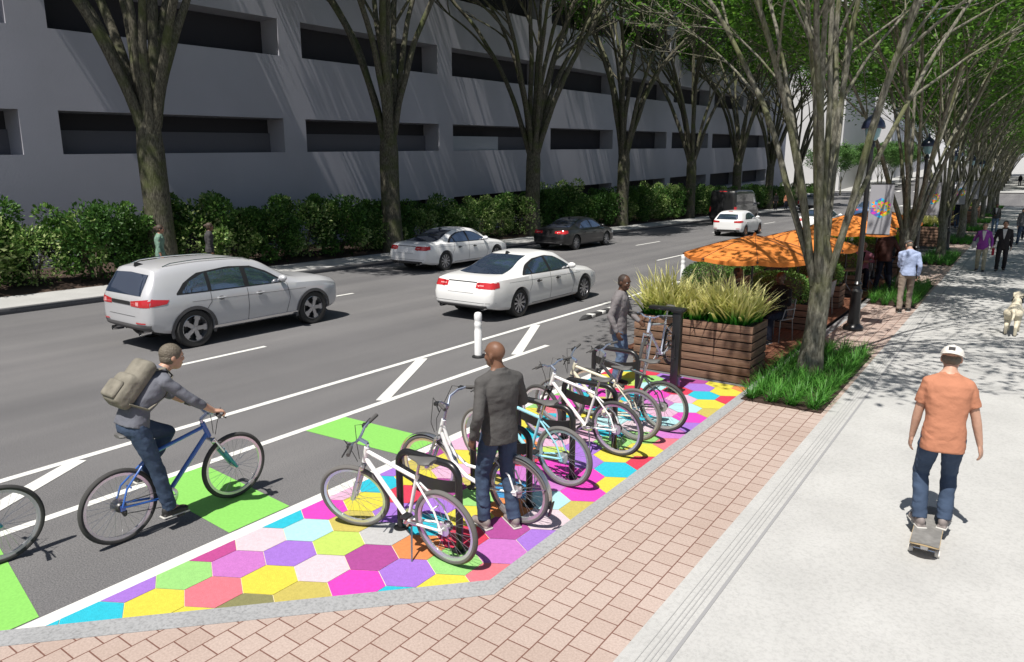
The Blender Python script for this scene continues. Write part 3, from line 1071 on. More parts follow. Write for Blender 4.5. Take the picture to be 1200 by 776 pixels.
class Proj:
    """projects patches on to a car shell"""
    def __init__(s, mb):
        s.vs = [V(p) for p in mb.v]
        s.t = BVHTree.FromPolygons(s.vs, mb.f)

    def cast(s, o, d):
        h = s.t.ray_cast(V(o), V(d))
        return h[0], h[1]

    def side(s, lo, hi, sgn, off=.004, nx=14, nz=6):
        """patch between polylines lo / hi, lists of (y, z), on the flank sgn"""
        def at(pl, t):
            ln = [0]
            for i in range(1, len(pl)):
                ln.append(ln[-1] + math.hypot(pl[i][0] - pl[i - 1][0], pl[i][1] - pl[i - 1][1]))
            d = t * ln[-1]
            for i in range(1, len(pl)):
                if d <= ln[i] + 1e-9:
                    k = (d - ln[i - 1]) / max(1e-9, ln[i] - ln[i - 1])
                    return (lerp(pl[i - 1][0], pl[i][0], k), lerp(pl[i - 1][1], pl[i][1], k))
            return pl[-1]
        rows = []
        for j in range(nz + 1):
            row = []
            for i in range(nx + 1):
                a, b = at(lo, i / nx), at(hi, i / nx)
                y, z = lerp(a[0], b[0], j / nz), lerp(a[1], b[1], j / nz)
                p, n = s.cast((sgn * 3, y, z), (-sgn, 0, 0))
                if p is None:
                    p, n = V((sgn * .5, y, z)), V((sgn, 0, 0))
                if n.x * sgn < 0:
                    n = -n
                row.append(p + n * off)
            rows.append(row)
        m = MB(); m.grid(rows)
        return m

    def end(s, lo, hi, frm, off=.004, nx=16, nz=8):
        """patch seen along y; lo / hi are lists of (x, z); frm = -1 from behind, +1 from ahead"""
        def at(pl, t):
            x = lerp(pl[0][0], pl[-1][0], t)
            for i in range(1, len(pl)):
                if (x - pl[i - 1][0]) * (x - pl[i][0]) <= 1e-12:
                    k = (x - pl[i - 1][0]) / (pl[i][0] - pl[i - 1][0] + 1e-12)
                    return (x, lerp(pl[i - 1][1], pl[i][1], k))
            return pl[-1]
        rows = []
        for j in range(nz + 1):
            row = []
            for i in range(nx + 1):
                a, b = at(lo, i / nx), at(hi, i / nx)
                x, z = lerp(a[0], b[0], j / nz), lerp(a[1], b[1], j / nz)
                p, n = s.cast((x, -2 if frm < 0 else 9, z), (0, -frm, 0))
                if p is None:
                    p, n = V((x, 0.3, z)), V((0, frm, 0))
                if n.y * frm < 0:
                    n = -n
                row.append(p + n * off)
            rows.append(row)
        m = MB(); m.grid(rows)
        return m

    def top(s, pts_lo, pts_hi, off=.004, nx=10, ny=10):
        rows = []
        for j in range(ny + 1):
            row = []
            for i in range(nx + 1):
                a = (lerp(pts_lo[0][0], pts_lo[1][0], i / nx), lerp(pts_lo[0][1], pts_lo[1][1], i / nx))
                b = (lerp(pts_hi[0][0], pts_hi[1][0], i / nx), lerp(pts_hi[0][1], pts_hi[1][1], i / nx))
                p, n = s.cast((lerp(a[0], b[0], j / ny), lerp(a[1], b[1], j / ny), 4), (0, 0, -1))
                if p is None:
                    p, n = V((0, 2, 1)), V((0, 0, 1))
                row.append(p + n * off)
            rows.append(row)
        m = MB(); m.grid(rows)
        return m

def tri(me):
    bm = bmesh.new(); bm.from_mesh(me)
    bmesh.ops.triangulate(bm, faces=bm.faces[:]); bm.to_mesh(me); bm.free()

def cut_arches(body, axles, r, W):
    tri(body.data)
    """open the wheel arches in the shell"""
    for y in axles:
        m = MB()
        m.lathe([(r, -W), (r, W)], c=(0, y, r * .93), axis='X', seg=40)
        c = m.build('cutter', M_under, body.parent, smooth=False, fix=True)
        mod = body.modifiers.new('arch', 'BOOLEAN')
        mod.operation = 'DIFFERENCE'
        mod.solver = 'EXACT'
        mod.object = c
        dg = bpy.context.evaluated_depsgraph_get()
        me = bpy.data.meshes.new_from_object(body.evaluated_get(dg))
        body.modifiers.clear()
        body.data = me
        bpy.data.objects.remove(c)
    me = body.data
    me.polygons.foreach_set('use_smooth', [True] * len(me.polygons))
    me.set_sharp_from_angle(angle=R(32))

def make_car(name, label, S, loc, rz=0, group=None):
    root = thing(name, label, S.get('cat', 'car'), loc, rz, group)
    L, W = S['L'], S['W']
    mb = car_body(S)
    # shift so the rear axle centre line is the origin of y
    pj = Proj(mb)
    body = mb.build('body', S['paint'], root, fix=True)
    cut_arches(body, S['axles'], S['r'] * 1.11, W)
    u = MB(); u.box((0, L / 2, S['zb'][2][1] + .19), (W * .72, L * .86, .30)); u.build('underbody', M_under, root, smooth=False)
    for y in S['axles']:
        for sg in (1, -1):
            wheel(root, sg * (S['track'] / 2), y, S['r'], S.get('tw', .235), S['spokes'], S['rim'], sg)
    for sg in (1, -1):
        # black window surround then the panes
        for (lo, hi) in S['surround']:
            pj.side(lo, hi, sg, .003, 22, 6).build('window_surround', M_trim, root)
        for (lo, hi) in S['side_glass']:
            pj.side(lo, hi, sg, .007, 14, 6).build('side_window', M_glass, root)
        for ln in S['seams']:
            m = MB()
            for i in range(len(ln) - 1):
                (y0, z0), (y1, z1) = ln[i], ln[i + 1]
                d = V((y1 - y0, z1 - z0)).normalized() * .006
                q = pj.side([(y0 - d.y, z0 + d.x), (y1 - d.y, z1 + d.x)], [(y0 + d.y, z0 - d.x), (y1 + d.y, z1 - d.x)], sg, .002, 10, 1)
                m.add(q.v, q.f)
            m.build('door_seam', M_seam, root)
        for (y, z) in S['handles']:
            p, n = pj.cast((sg * 3, y, z), (-sg, 0, 0))
            h = MB(); h.box((p.x + sg * .022, y, z), (.03, .21, .032), bev=.012)
            h.build('door_handle', S.get('handle_mat', M_chrome), root)
            h = MB(); h.sphere((p.x - sg * .004, y, z - .008), (.012, .075, .045), 12, 8); h.build('handle_recess', M_seam, root)
        my, mz = S['mirror']
        p, n = pj.cast((sg * 3, my, mz), (-sg, 0, 0))
        x0 = abs(p.x) if p is not None else W * .45
        h = MB(); h.sphere((sg * (x0 + .13), my + .02, mz + .06), (.115, .075, .075), 14, 10)
        h.box((sg * (x0 + .03), my + .03, mz + .02), (.12, .06, .035), bev=.01)
        mi = h.build('wing_mirror', S.get('mirror_mat', S['paint']), root)
        for (lo, hi) in S['tail_side']:
            pj.side(lo, hi, sg, .006, 8, 4).build('tail_light', M_red, root)
        for (lo, hi) in S['tail']:
            pj.end([(sg * x, z) for x, z in lo], [(sg * x, z) for x, z in hi], -1, .006, 10, 4).build('tail_light', M_red, root)
        for (lo, hi) in S.get('tail_clear', []):
            pj.end([(sg * x, z) for x, z in lo], [(sg * x, z) for x, z in hi], -1, .010, 8, 2).build('reverse_light', M_redlt, root)
        for (lo, hi) in S.get('head', []):
            pj.side(lo, hi, sg, .005, 8, 3).build('headlight', M_lamp, root)
        for (lo, hi) in S.get('sill', []):
            pj.side(lo, hi, sg, .012, 20, 2).build('sill_trim', S.get('sill_mat', M_cladding), root)
        for (lo, hi) in S.get('crease_lines', []):
            pj.side(lo, hi, sg, .0025, 20, 1).build('crease_line', M_seam, root)
        if S.get('arch_trim'):
            for y in S['axles']:
                m = MB(); rows = []
                for i in range(25):
                    a = R(-14) + (PI + R(28)) * i / 24
                    row = []
                    for rr_ in (S['r'] * 1.10, S['r'] * 1.27):
                        yy, zz = y + rr_ * math.cos(a), S['r'] * .93 + rr_ * math.sin(a)
                        p, n = pj.cast((sg * 3, yy, zz), (-sg, 0, 0))
                        if p is None:
                            p = V((sg * W * .46, yy, zz))
                        row.append((p.x + sg * .014, yy, zz))
                    rows.append(row)
                m.grid(rows); m.build('arch_trim', M_cladding, root)
        for (x, z) in S.get('exhaust', []):
            m = MB(); m.lathe([(.05, 0), (.052, .2)], (sg * x, .03, z), 12, 'Y', cap=False)
            m.lathe([(.046, .03), (.001, .03)], (sg * x, .03, z), 12, 'Y', cap=False, mi=1)
            m.build('exhaust', [M_chrome, M_trim], root)
        if S.get('rails'):
            (y0, y1, xr) = S['rails']
            pts = []
            for i in range(13):
                y = lerp(y0, y1, i / 12)
                p, n = pj.cast((sg * xr, y, 4), (0, 0, -1))
                pts.append((p.x, y, p.z + (.035 if 0 < i < 12 else .0)))
            m = MB(); m.tube(pts, .014, 8); m.build('roof_rail', M_chrome, root)
    for (lo, hi, mt, nm, off) in S['rear_patches']:
        pj.end(lo, hi, -1, off, 24, 6).build(nm, mt, root)
    for (lo, hi, mt, nm, off) in S['front_patches']:
        pj.end(lo, hi, 1, off, 20, 8).build(nm, mt, root)
    for (lo, hi, mt, nm, off) in S.get('top_patches', []):
        pj.top(lo, hi, off).build(nm, mt, root)
    if S.get('fin'):
        y = S['fin']; p, n = pj.cast((0, y, 4), (0, 0, -1))
        m = MB(); m.loft([[(-.025, y - .1, p.z - .01), (.025, y - .1, p.z - .01), (.025, y + .12, p.z - .01), (-.025, y + .12, p.z - .01)],
                          [(-.006, y - .09, p.z + .07), (.006, y - .09, p.z + .07), (.006, y - .02, p.z + .06), (-.006, y - .02, p.z + .06)]])
        m.build('roof_antenna', M_trim, root, fix=True)
    return root

def sedan_spec(p, rim, L=5.10, W=1.93):
    S = dict(L=L, W=W, paint=p, axles=(1.13, 4.20), r=.345, track=1.64, spokes=10, rim=rim, crease=.978, crown=.045,
             rear_lean=.13, lean_z0=.62, lean_z1=1.0,
             zb=[(0, .34), (.5, .24), (1.1, .20), (4.2, .20), (4.8, .22), (L, .30)],
             zs=[(0, .93), (.5, .955), (1.5, .955), (3.2, .915), (3.9, .86), (4.7, .76), (L, .66)],
             zt=[(0, .985), (.35, 1.035), (.80, 1.06), (1.15, 1.14), (1.65, 1.345), (2.15, 1.445), (2.65, 1.465), (3.05, 1.42), (3.45, 1.24), (3.80, 1.055), (4.05, .985), (4.7, .875), (L, .74)],
             w=[(0, .82), (.15, .88), (.6, .945), (1.3, .965), (3.9, .96), (4.6, .93), (4.95, .85), (L, .76)],
             wt=[(0, .70), (.8, .74), (1.2, .66), (1.7, .585), (2.3, .575), (2.9, .59), (3.4, .66), (3.9, .74), (4.7, .70), (L, .60)],
             surround=[([(1.30, .985), (3.62, .945)], [(1.30, 1.00), (1.62, 1.20), (2.0, 1.315), (2.55, 1.352), (2.95, 1.30), (3.35, 1.12), (3.62, .965)])],
             side_glass=[([(1.70, .995), (2.42, .985)], [(1.70, 1.175), (2.0, 1.275), (2.42, 1.322)]),
                         ([(2.52, .985), (3.50, .97)], [(2.52, 1.322), (2.85, 1.295), (3.15, 1.185), (3.50, .985)]),
                         ([(1.42, 1.0), (1.64, .997)], [(1.42, 1.015), (1.64, 1.135)])],
             seams=[[(2.46, .97), (2.46, .60), (2.44, .30)], [(3.56, .93), (3.60, .60), (3.52, .30)], [(1.62, .98), (1.60, .76), (1.50, .60)], [(1.62, .29), (3.5, .29)]],
             crease_lines=[([(.7, .872), (3.95, .80)], [(.7, .878), (3.95, .806)])],
             handles=[(1.90, .80), (2.78, .785)], mirror=(3.36, .98),
             tail_side=[([(.04, .775), (.34, .80)], [(.05, .925), (.36, .905)])],
             tail=[([(.42, .79), (.87, .775)], [(.42, .905), (.87, .925)])], tail_clear=[([(.46, .835), (.64, .835)], [(.46, .86), (.64, .86)])],
             head=[([(4.55, .62), (4.9, .60)], [(4.55, .74), (4.9, .69)])],
             exhaust=[(.62, .32)], fin=1.92, handle_mat=M_trim,
             rear_patches=[([(-.64, 1.045), (.64, 1.045)], [(-.52, 1.385), (0, 1.40), (.52, 1.385)], M_glass, 'rear_window', .006),
                           ([(-.42, .905), (.42, .905)], [(-.42, .925), (.42, .925)], M_trim, 'boot_strip', .008),
                           ([(-.74, .335), (.74, .335)], [(-.74, .40), (.74, .40)], M_cladding, 'rear_diffuser', .008),
                           ([(-.88, .455), (.88, .455)], [(-.88, .463), (.88, .463)], M_seam, 'bumper_seam', .004),
                           ([(-.40, .665), (.40, .665)], [(-.36, .672), (.36, .672)], M_seam, 'boot_seam', .004),
                           ],
             front_patches=[([(-.66, 1.03), (.66, 1.03)], [(-.53, 1.39), (0, 1.41), (.53, 1.39)], M_glass, 'windscreen', .006),
                            ([(-.5, .42), (.5, .42)], [(-.5, .66), (.5, .66)], M_trim, 'grille', .008)],
             top_patches=[([(-.30, 2.15), (.30, 2.15)], [(-.30, 2.16), (.30, 2.16)], M_seam, 'roof_seam', .003)])
    return S

def suv_spec(p):
    L = 4.68
    return dict(L=L, W=1.90, paint=p, axles=(.92, 3.80), r=.375, track=1.62, spokes=5, rim=M_alloy, crease=.985, crown=.06, arch_trim=True,
                rear_lean=.24, lean_z0=.95, lean_z1=1.55,
                zb=[(0, .46), (.4, .34), (1.0, .27), (3.8, .27), (4.3, .30), (L, .40)],
                zs=[(0, 1.04), (1.0, 1.055), (2.8, 1.03), (3.4, 1.00), (4.1, .96), (L, .84)],
                zt=[(0, 1.50), (.15, 1.585), (.6, 1.635), (1.3, 1.67), (2.0, 1.66), (2.55, 1.58), (2.95, 1.37), (3.3, 1.18), (3.55, 1.12), (4.2, 1.07), (L, .95)],
                w=[(0, .80), (.12, .87), (.5, .93), (1.0, .95), (3.7, .95), (4.2, .92), (4.52, .84), (L, .74)],
                wt=[(0, .64), (.3, .67), (.9, .68), (1.6, .675), (2.4, .65), (2.9, .70), (3.4, .76), (4.2, .72), (L, .6)],
                surround=[([(.62, 1.07), (3.10, 1.045)], [(.62, 1.10), (.80, 1.29), (1.1, 1.44), (1.8, 1.50), (2.35, 1.46), (2.72, 1.31), (3.10, 1.065)])],
                side_glass=[([(1.34, 1.085), (2.08, 1.075)], [(1.34, 1.43), (1.7, 1.455), (2.08, 1.455)]),
                            ([(2.19, 1.075), (3.0, 1.06)], [(2.19, 1.43), (2.36, 1.415), (2.65, 1.295), (3.0, 1.075)]),
                            ([(.74, 1.09), (1.26, 1.085)], [(.74, 1.12), (.92, 1.30), (1.26, 1.425)])],
                seams=[[(2.13, 1.04), (2.13, .7), (2.10, .36)], [(3.12, 1.03), (3.16, .7), (3.06, .38)], [(1.31, 1.06), (1.30, .86), (1.18, .72)]],
                crease_lines=[([(.9, .905), (3.6, .855)], [(.9, .913), (3.6, .863)])],
                handles=[(1.52, .915), (2.42, .90)], mirror=(2.93, 1.09), handle_mat=M_silver,
                tail_side=[([(.10, .90), (.40, .93)], [(.14, 1.04), (.46, 1.0)])],
                tail=[([(.36, .895), (.84, .89)], [(.36, .99), (.84, 1.045)])], tail_clear=[([(.55, .92), (.64, .92)], [(.55, .99), (.64, .99)])],
                head=[([(4.12, .78), (4.5, .74)], [(4.12, .90), (4.5, .84)])],
                sill=[([(1.32, .30), (3.36, .30)], [(1.32, .375), (3.36, .375)])], sill_mat=M_chrome,
                exhaust=[(.52, .37)], rails=(.55, 2.45, .585), fin=.42,
                rear_patches=[([(-.66, 1.10), (.66, 1.10)], [(-.60, 1.47), (0, 1.495), (.60, 1.47)], M_glass, 'rear_window', .007),
                              ([(-.34, .915), (.34, .915)], [(-.34, .985), (.34, .985)], M_trim, 'tailgate_strip', .009),
                              ([(-.80, .43), (.80, .43)], [(-.84, .55), (.84, .55)], M_cladding, 'rear_diffuser', .012),
                              ([(-.50, .70), (.50, .70)], [(-.47, .708), (.47, .708)], M_seam, 'tailgate_seam', .004),
                              ([(-.76, .575), (-.50, .575)], [(-.76, .60), (-.50, .60)], M_red, 'reflector', .014),
                              ([(.50, .575), (.76, .575)], [(.50, .60), (.76, .60)], M_red, 'reflector', .014)],
                front_patches=[([(-.70, 1.13), (.70, 1.13)], [(-.58, 1.53), (0, 1.55), (.58, 1.53)], M_glass, 'windscreen', .006),
                               ([(-.5, .50), (.5, .50)], [(-.5, .78), (.5, .78)], M_trim, 'grille', .008)],
                top_patches=[([(-.50, .75), (.50, .75)], [(-.50, 2.30), (.50, 2.30)], mat('sunroof_glass', (.05, .045, .045), .25), 'sunroof', .004)])

def hatch_spec(p):
    L = 4.26
    return dict(L=L, W=1.80, paint=p, axles=(.80, 3.42), r=.325, track=1.54, spokes=5, rim=M_alloyc, crease=.985, crown=.055,
                rear_lean=.26, lean_z0=.85, lean_z1=1.35,
                zb=[(0, .34), (.4, .24), (1.0, .20), (3.4, .20), (3.9, .22), (L, .32)],
                zs=[(0, .93), (1.0, .945), (2.5, .92), (3.1, .89), (3.8, .80), (L, .66)],
                zt=[(0, 1.22), (.2, 1.345), (.6, 1.42), (1.2, 1.46), (1.8, 1.46), (2.3, 1.38), (2.7, 1.18), (3.0, 1.03), (3.2, .98), (3.8, .90), (L, .74)],
                w=[(0, .76), (.12, .83), (.5, .89), (1.0, .90), (3.4, .895), (3.9, .86), (4.1, .79), (L, .70)],
                wt=[(0, .58), (.3, .60), (.9, .60), (1.6, .60), (2.2, .62), (2.7, .68), (3.1, .72), (3.8, .68), (L, .56)],
                surround=[([(.72, .97), (2.85, .945)], [(.72, 1.0), (.95, 1.18), (1.3, 1.30), (1.8, 1.33), (2.2, 1.28), (2.55, 1.12), (2.85, .96)])],
                side_glass=[([(.84, .985), (1.55, .975)], [(.84, 1.07), (1.1, 1.22), (1.55, 1.30)]),
                            ([(1.64, .975), (2.75, .96)], [(1.64, 1.30), (1.95, 1.285), (2.35, 1.17), (2.75, .97)])],
                seams=[[(1.6, .94), (1.6, .6), (1.58, .32)], [(2.86, .92), (2.9, .6), (2.8, .32)]],
                handles=[(1.0, .83), (1.95, .82)], mirror=(2.62, .98), handle_mat=p,
                tail_side=[([(.05, .80), (.30, .83)], [(.08, .92), (.34, .90)])],
                tail=[([(.42, .80), (.80, .79)], [(.42, .89), (.80, .92)])],
                head=[([(3.75, .68), (4.05, .64)], [(3.75, .79), (4.05, .74)])], exhaust=[(.5, .30)],
                rear_patches=[([(-.64, .975), (.64, .975)], [(-.53, 1.265), (0, 1.28), (.53, 1.265)], M_glass, 'rear_window', .007),
                              ([(-.72, .33), (.72, .33)], [(-.74, .40), (.74, .40)], M_trim, 'rear_diffuser', .012),
                              ([(-.12, 1.40), (.12, 1.40)], [(-.12, 1.425), (.12, 1.425)], M_red, 'brake_light', .014),
                              ([(-.74, .46), (-.55, .46)], [(-.74, .485), (-.55, .485)], M_red, 'reflector', .014),
                              ([(.55, .46), (.74, .46)], [(.55, .485), (.74, .485)], M_red, 'reflector', .014)],
                front_patches=[([(-.62, 1.0), (.62, 1.0)], [(-.52, 1.36), (0, 1.38), (.52, 1.36)], M_glass, 'windscreen', .006)])

def van_spec(p):
    L = 5.9
    return dict(L=L, W=2.02, cat='van', paint=p, axles=(1.05, 4.75), r=.35, track=1.72, spokes=5, rim=M_alloyd, crease=.992, crown=.07,
                zb=[(0, .48), (.4, .36), (1.0, .28), (4.8, .28), (5.4, .30), (L, .40)],
                zs=[(0, 1.25), (3.6, 1.25), (4.6, 1.22), (5.3, 1.05), (L, .85)],
                zt=[(0, 2.42), (.15, 2.47), (1.0, 2.50), (4.0, 2.47), (4.35, 2.34), (4.7, 1.95), (5.1, 1.45), (5.3, 1.25), (5.6, 1.12), (L, .95)],
                w=[(0, .97), (.15, 1.0), (1.0, 1.01), (4.6, 1.0), (5.3, .95), (5.7, .86), (L, .76)],
                wt=[(0, .88), (.3, .89), (2, .89), (4.2, .86), (4.8, .84), (5.3, .80), (L, .6)],
                surround=[], side_glass=[([(3.95, 1.32), (4.95, 1.27)], [(3.95, 1.95), (4.3, 1.95), (4.95, 1.42)])],
                seams=[[(3.85, 2.2), (3.85, .4)], [(2.4, 2.25), (2.4, .4)], [(1.6, 1.3), (3.8, 1.3)], [(4.95, 1.3), (4.98, .5)]],
                handles=[(4.05, 1.12)], mirror=(4.85, 1.38), handle_mat=M_trim, mirror_mat=M_trim,
                tail_side=[([(.03, .95), (.16, .95)], [(.03, 1.32), (.16, 1.32)])], tail=[([(.84, .95), (.965, .95)], [(.84, 1.32), (.965, 1.32)])],
                rear_patches=[([(-.006, .6), (.006, .6)], [(-.006, 2.3), (.006, 2.3)], M_seam, 'door_gap', .006),
                              ([(-.26, 2.36), (.26, 2.36)], [(-.26, 2.41), (.26, 2.41)], M_red, 'brake_light', .012),
                              ([(-.92, .50), (.92, .50)], [(-.92, .66), (.92, .66)], M_trim, 'bumper_pad', .02)],
                front_patches=[([(-.78, 1.36), (.78, 1.36)], [(-.72, 2.2), (.72, 2.2)], M_glass, 'windscreen', .006)])

make_car('suv', 'light silver SUV with roof rails and grey wheel arch trim, passing the cyclist', suv_spec(M_silver), (-13.86, 7.47 - .92, 0))
make_car('sedan_car', 'white sedan in the near lane, in full sun just behind the white flexible post', sedan_spec(M_white, M_alloy), (-10.46, 13.72 - 1.13, 0))
make_car('sedan_car', 'white sedan partly in tree shade by the far kerb, behind the other white sedan', sedan_spec(M_white2, M_alloy), (-17.72, 19.45 - 1.13, 0))
dk = sedan_spec(M_char, M_alloy, 4.92, 1.88)
dk['axles'] = (1.05, 4.0); dk['tail'] = [([(.34, .80), (.86, .775)], [(.34, .895), (.86, .945)])]; dk['handle_mat'] = M_char
make_car('sedan_car', 'charcoal black sedan by the far kerb beside the light hedge', dk, (-17.72, 28.75 - 1.05, 0))
make_car('hatchback_car', 'white hatchback with copper coloured wheels in front of the black van', hatch_spec(M_white2), (-13.78, 41.35 - .8, 0))
make_car('delivery_van', 'tall plain black delivery van parked along the far kerb', van_spec(M_blackp), (-17.45, 50.2, 0))
make_car('sedan_car', 'white sedan half hidden by the nearest tree and the orange parasol', sedan_spec(M_white2, M_alloy), (-10.35, 45.3, 0))
make_car('sedan_car', 'dark blue sedan far down the near lane behind the tree stems', sedan_spec(M_bluep, M_alloyd), (-10.4, 63.0, 0))
make_car('hatchback_car', 'small white hatchback far off at the cross street', hatch_spec(M_white2), (-17.4, 118.0, gz(118)))
make_car('hatchback_car', 'silver hatchback far off in the next block', hatch_spec(M_silver), (-9.6, 136.0, gz(136)))

def pickup(loc):
    t = thing('pickup_truck', 'silver pickup truck facing away at the far kerb, past the black van', 'pickup truck', loc)
    p = M_silver
    b = MB(); b.box((0, 1.05, .85), (1.96, 2.1, .62), bev=.05); b.box((0, 1.05, 1.13), (1.6, 1.9, .12)); b.build('cargo_bed', p, t)
    b = MB()
    b.loft([[(x * .97, 2.1, .5), (x * .97, 5.6, .5), (x * .97, 5.6, 1.0), (x * .97, 4.4, 1.14), (x * .97, 2.1, 1.16)] for x in (-1, 1)]); b.build('body', p, t, smooth=False, fix=True)
    b = MB()
    b.loft([[(x * .88, 2.15, 1.14), (x * .9, 4.35, 1.12), (x * .74, 3.65, 1.80), (x * .72, 2.35, 1.82)] for x in (-1, 1)]); b.build('cab', p, t, smooth=False, fix=True)
    b = MB(); b.box((0, 2.20, 1.47), (1.36, .10, .46), bev=.03); b.build('rear_window', M_glass, t)
    b = MB(); b.box((0, -.02, .58), (1.9, .16, .2), bev=.03); b.build('bumper', M_trim, t)
    for s in (1, -1):
        b = MB(); b.box((s * .92, .0, .95), (.13, .06, .34), bev=.02); b.build('tail_light', M_red, t)
        b = MB(); b.box((s * .82, 3.1, 1.47), (.12, 1.1, .42), rot=Matrix.Rotation(-s * .16, 3, 'Y'), bev=.02); b.build('side_window', M_glass, t)
        for y in (1.05, 4.6):
            wheel(t, s * .84, y, .39, .26, 5, M_alloy, s)
pickup((-17.7, 76.0, 0))
# ------------------------------------------------------------------ bicycles, racks, repair stand
M_rub = mat('bike_tyre', (.045, .044, .043), .85)
M_rubg = mat('bike_tyre_grey', (.12, .115, .11), .85)
M_rim = mat('bike_rim', (.62, .62, .64), .3, .7)
M_spoke = mat('spoke', (.45, .45, .46), .35, .9)
M_steel = mat('bike_steel', (.55, .55, .57), .25, .9)
M_bar = mat('bar_alloy', (.42, .47, .58), .25, .8)
M_grip = mat('grip_rubber', (.075, .072, .07), .8)
M_saddle = mat('saddle_vinyl', (.10, .098, .095), .6)
M_black = mat('black_metal', (.014, .014, .015), .32)
M_chain = mat('chain', (.08, .08, .08), .4, .7)

def bike_wheel(parent, name, loc, R_, tyre_mat, rot=None, tr=.024, cog=False, disc=.0):
    w = MB()
    rr_ = R_ - tr * 2.05
    prof = [(rr_ + .008, -.014), (rr_ + .008, .014), (rr_ - .018, .010), (rr_ - .018, -.010)]
    w.lathe([prof[0], prof[1], prof[2], prof[3], prof[0]], axis='X', seg=44, cap=False)
    w.tube([(-.05, 0, 0), (.05, 0, 0)], .016, 10)
    w.lathe([(.028, -.033), (.028, -.028)], axis='X', seg=12); w.lathe([(.028, .028), (.028, .033)], axis='X', seg=12)
    for k in range(28):
        a = 2 * PI * k / 28
        s = 1 if k % 2 else -1
        b = a + (.45 if (k // 2) % 2 else -.45)
        p0 = (s * .030, .026 * math.cos(b), .026 * math.sin(b))
        p1 = (s * .003, (rr_ - .012) * math.cos(a), (rr_ - .012) * math.sin(a))
        w.tube([p0, p1], .0015, 3, False, mi=1)
    if cog:
        w.lathe([(.05, .034), (.05, .037), (.035, .055), (.03, .055)], axis='X', seg=20, mi=2)
    if disc:
        w.lathe([(.065, -.036), (.065, -.034)], axis='X', seg=24)
    o = w.build(name, [M_rim, M_spoke, M_chain], parent)
    o.location = loc
    if rot:
        o.rotation_euler = rot
    t = MB(); t.torus((0, 0, 0), R_ - tr, tr, 48, 9)
    t.build('tyre', tyre_mat, o)
    return o

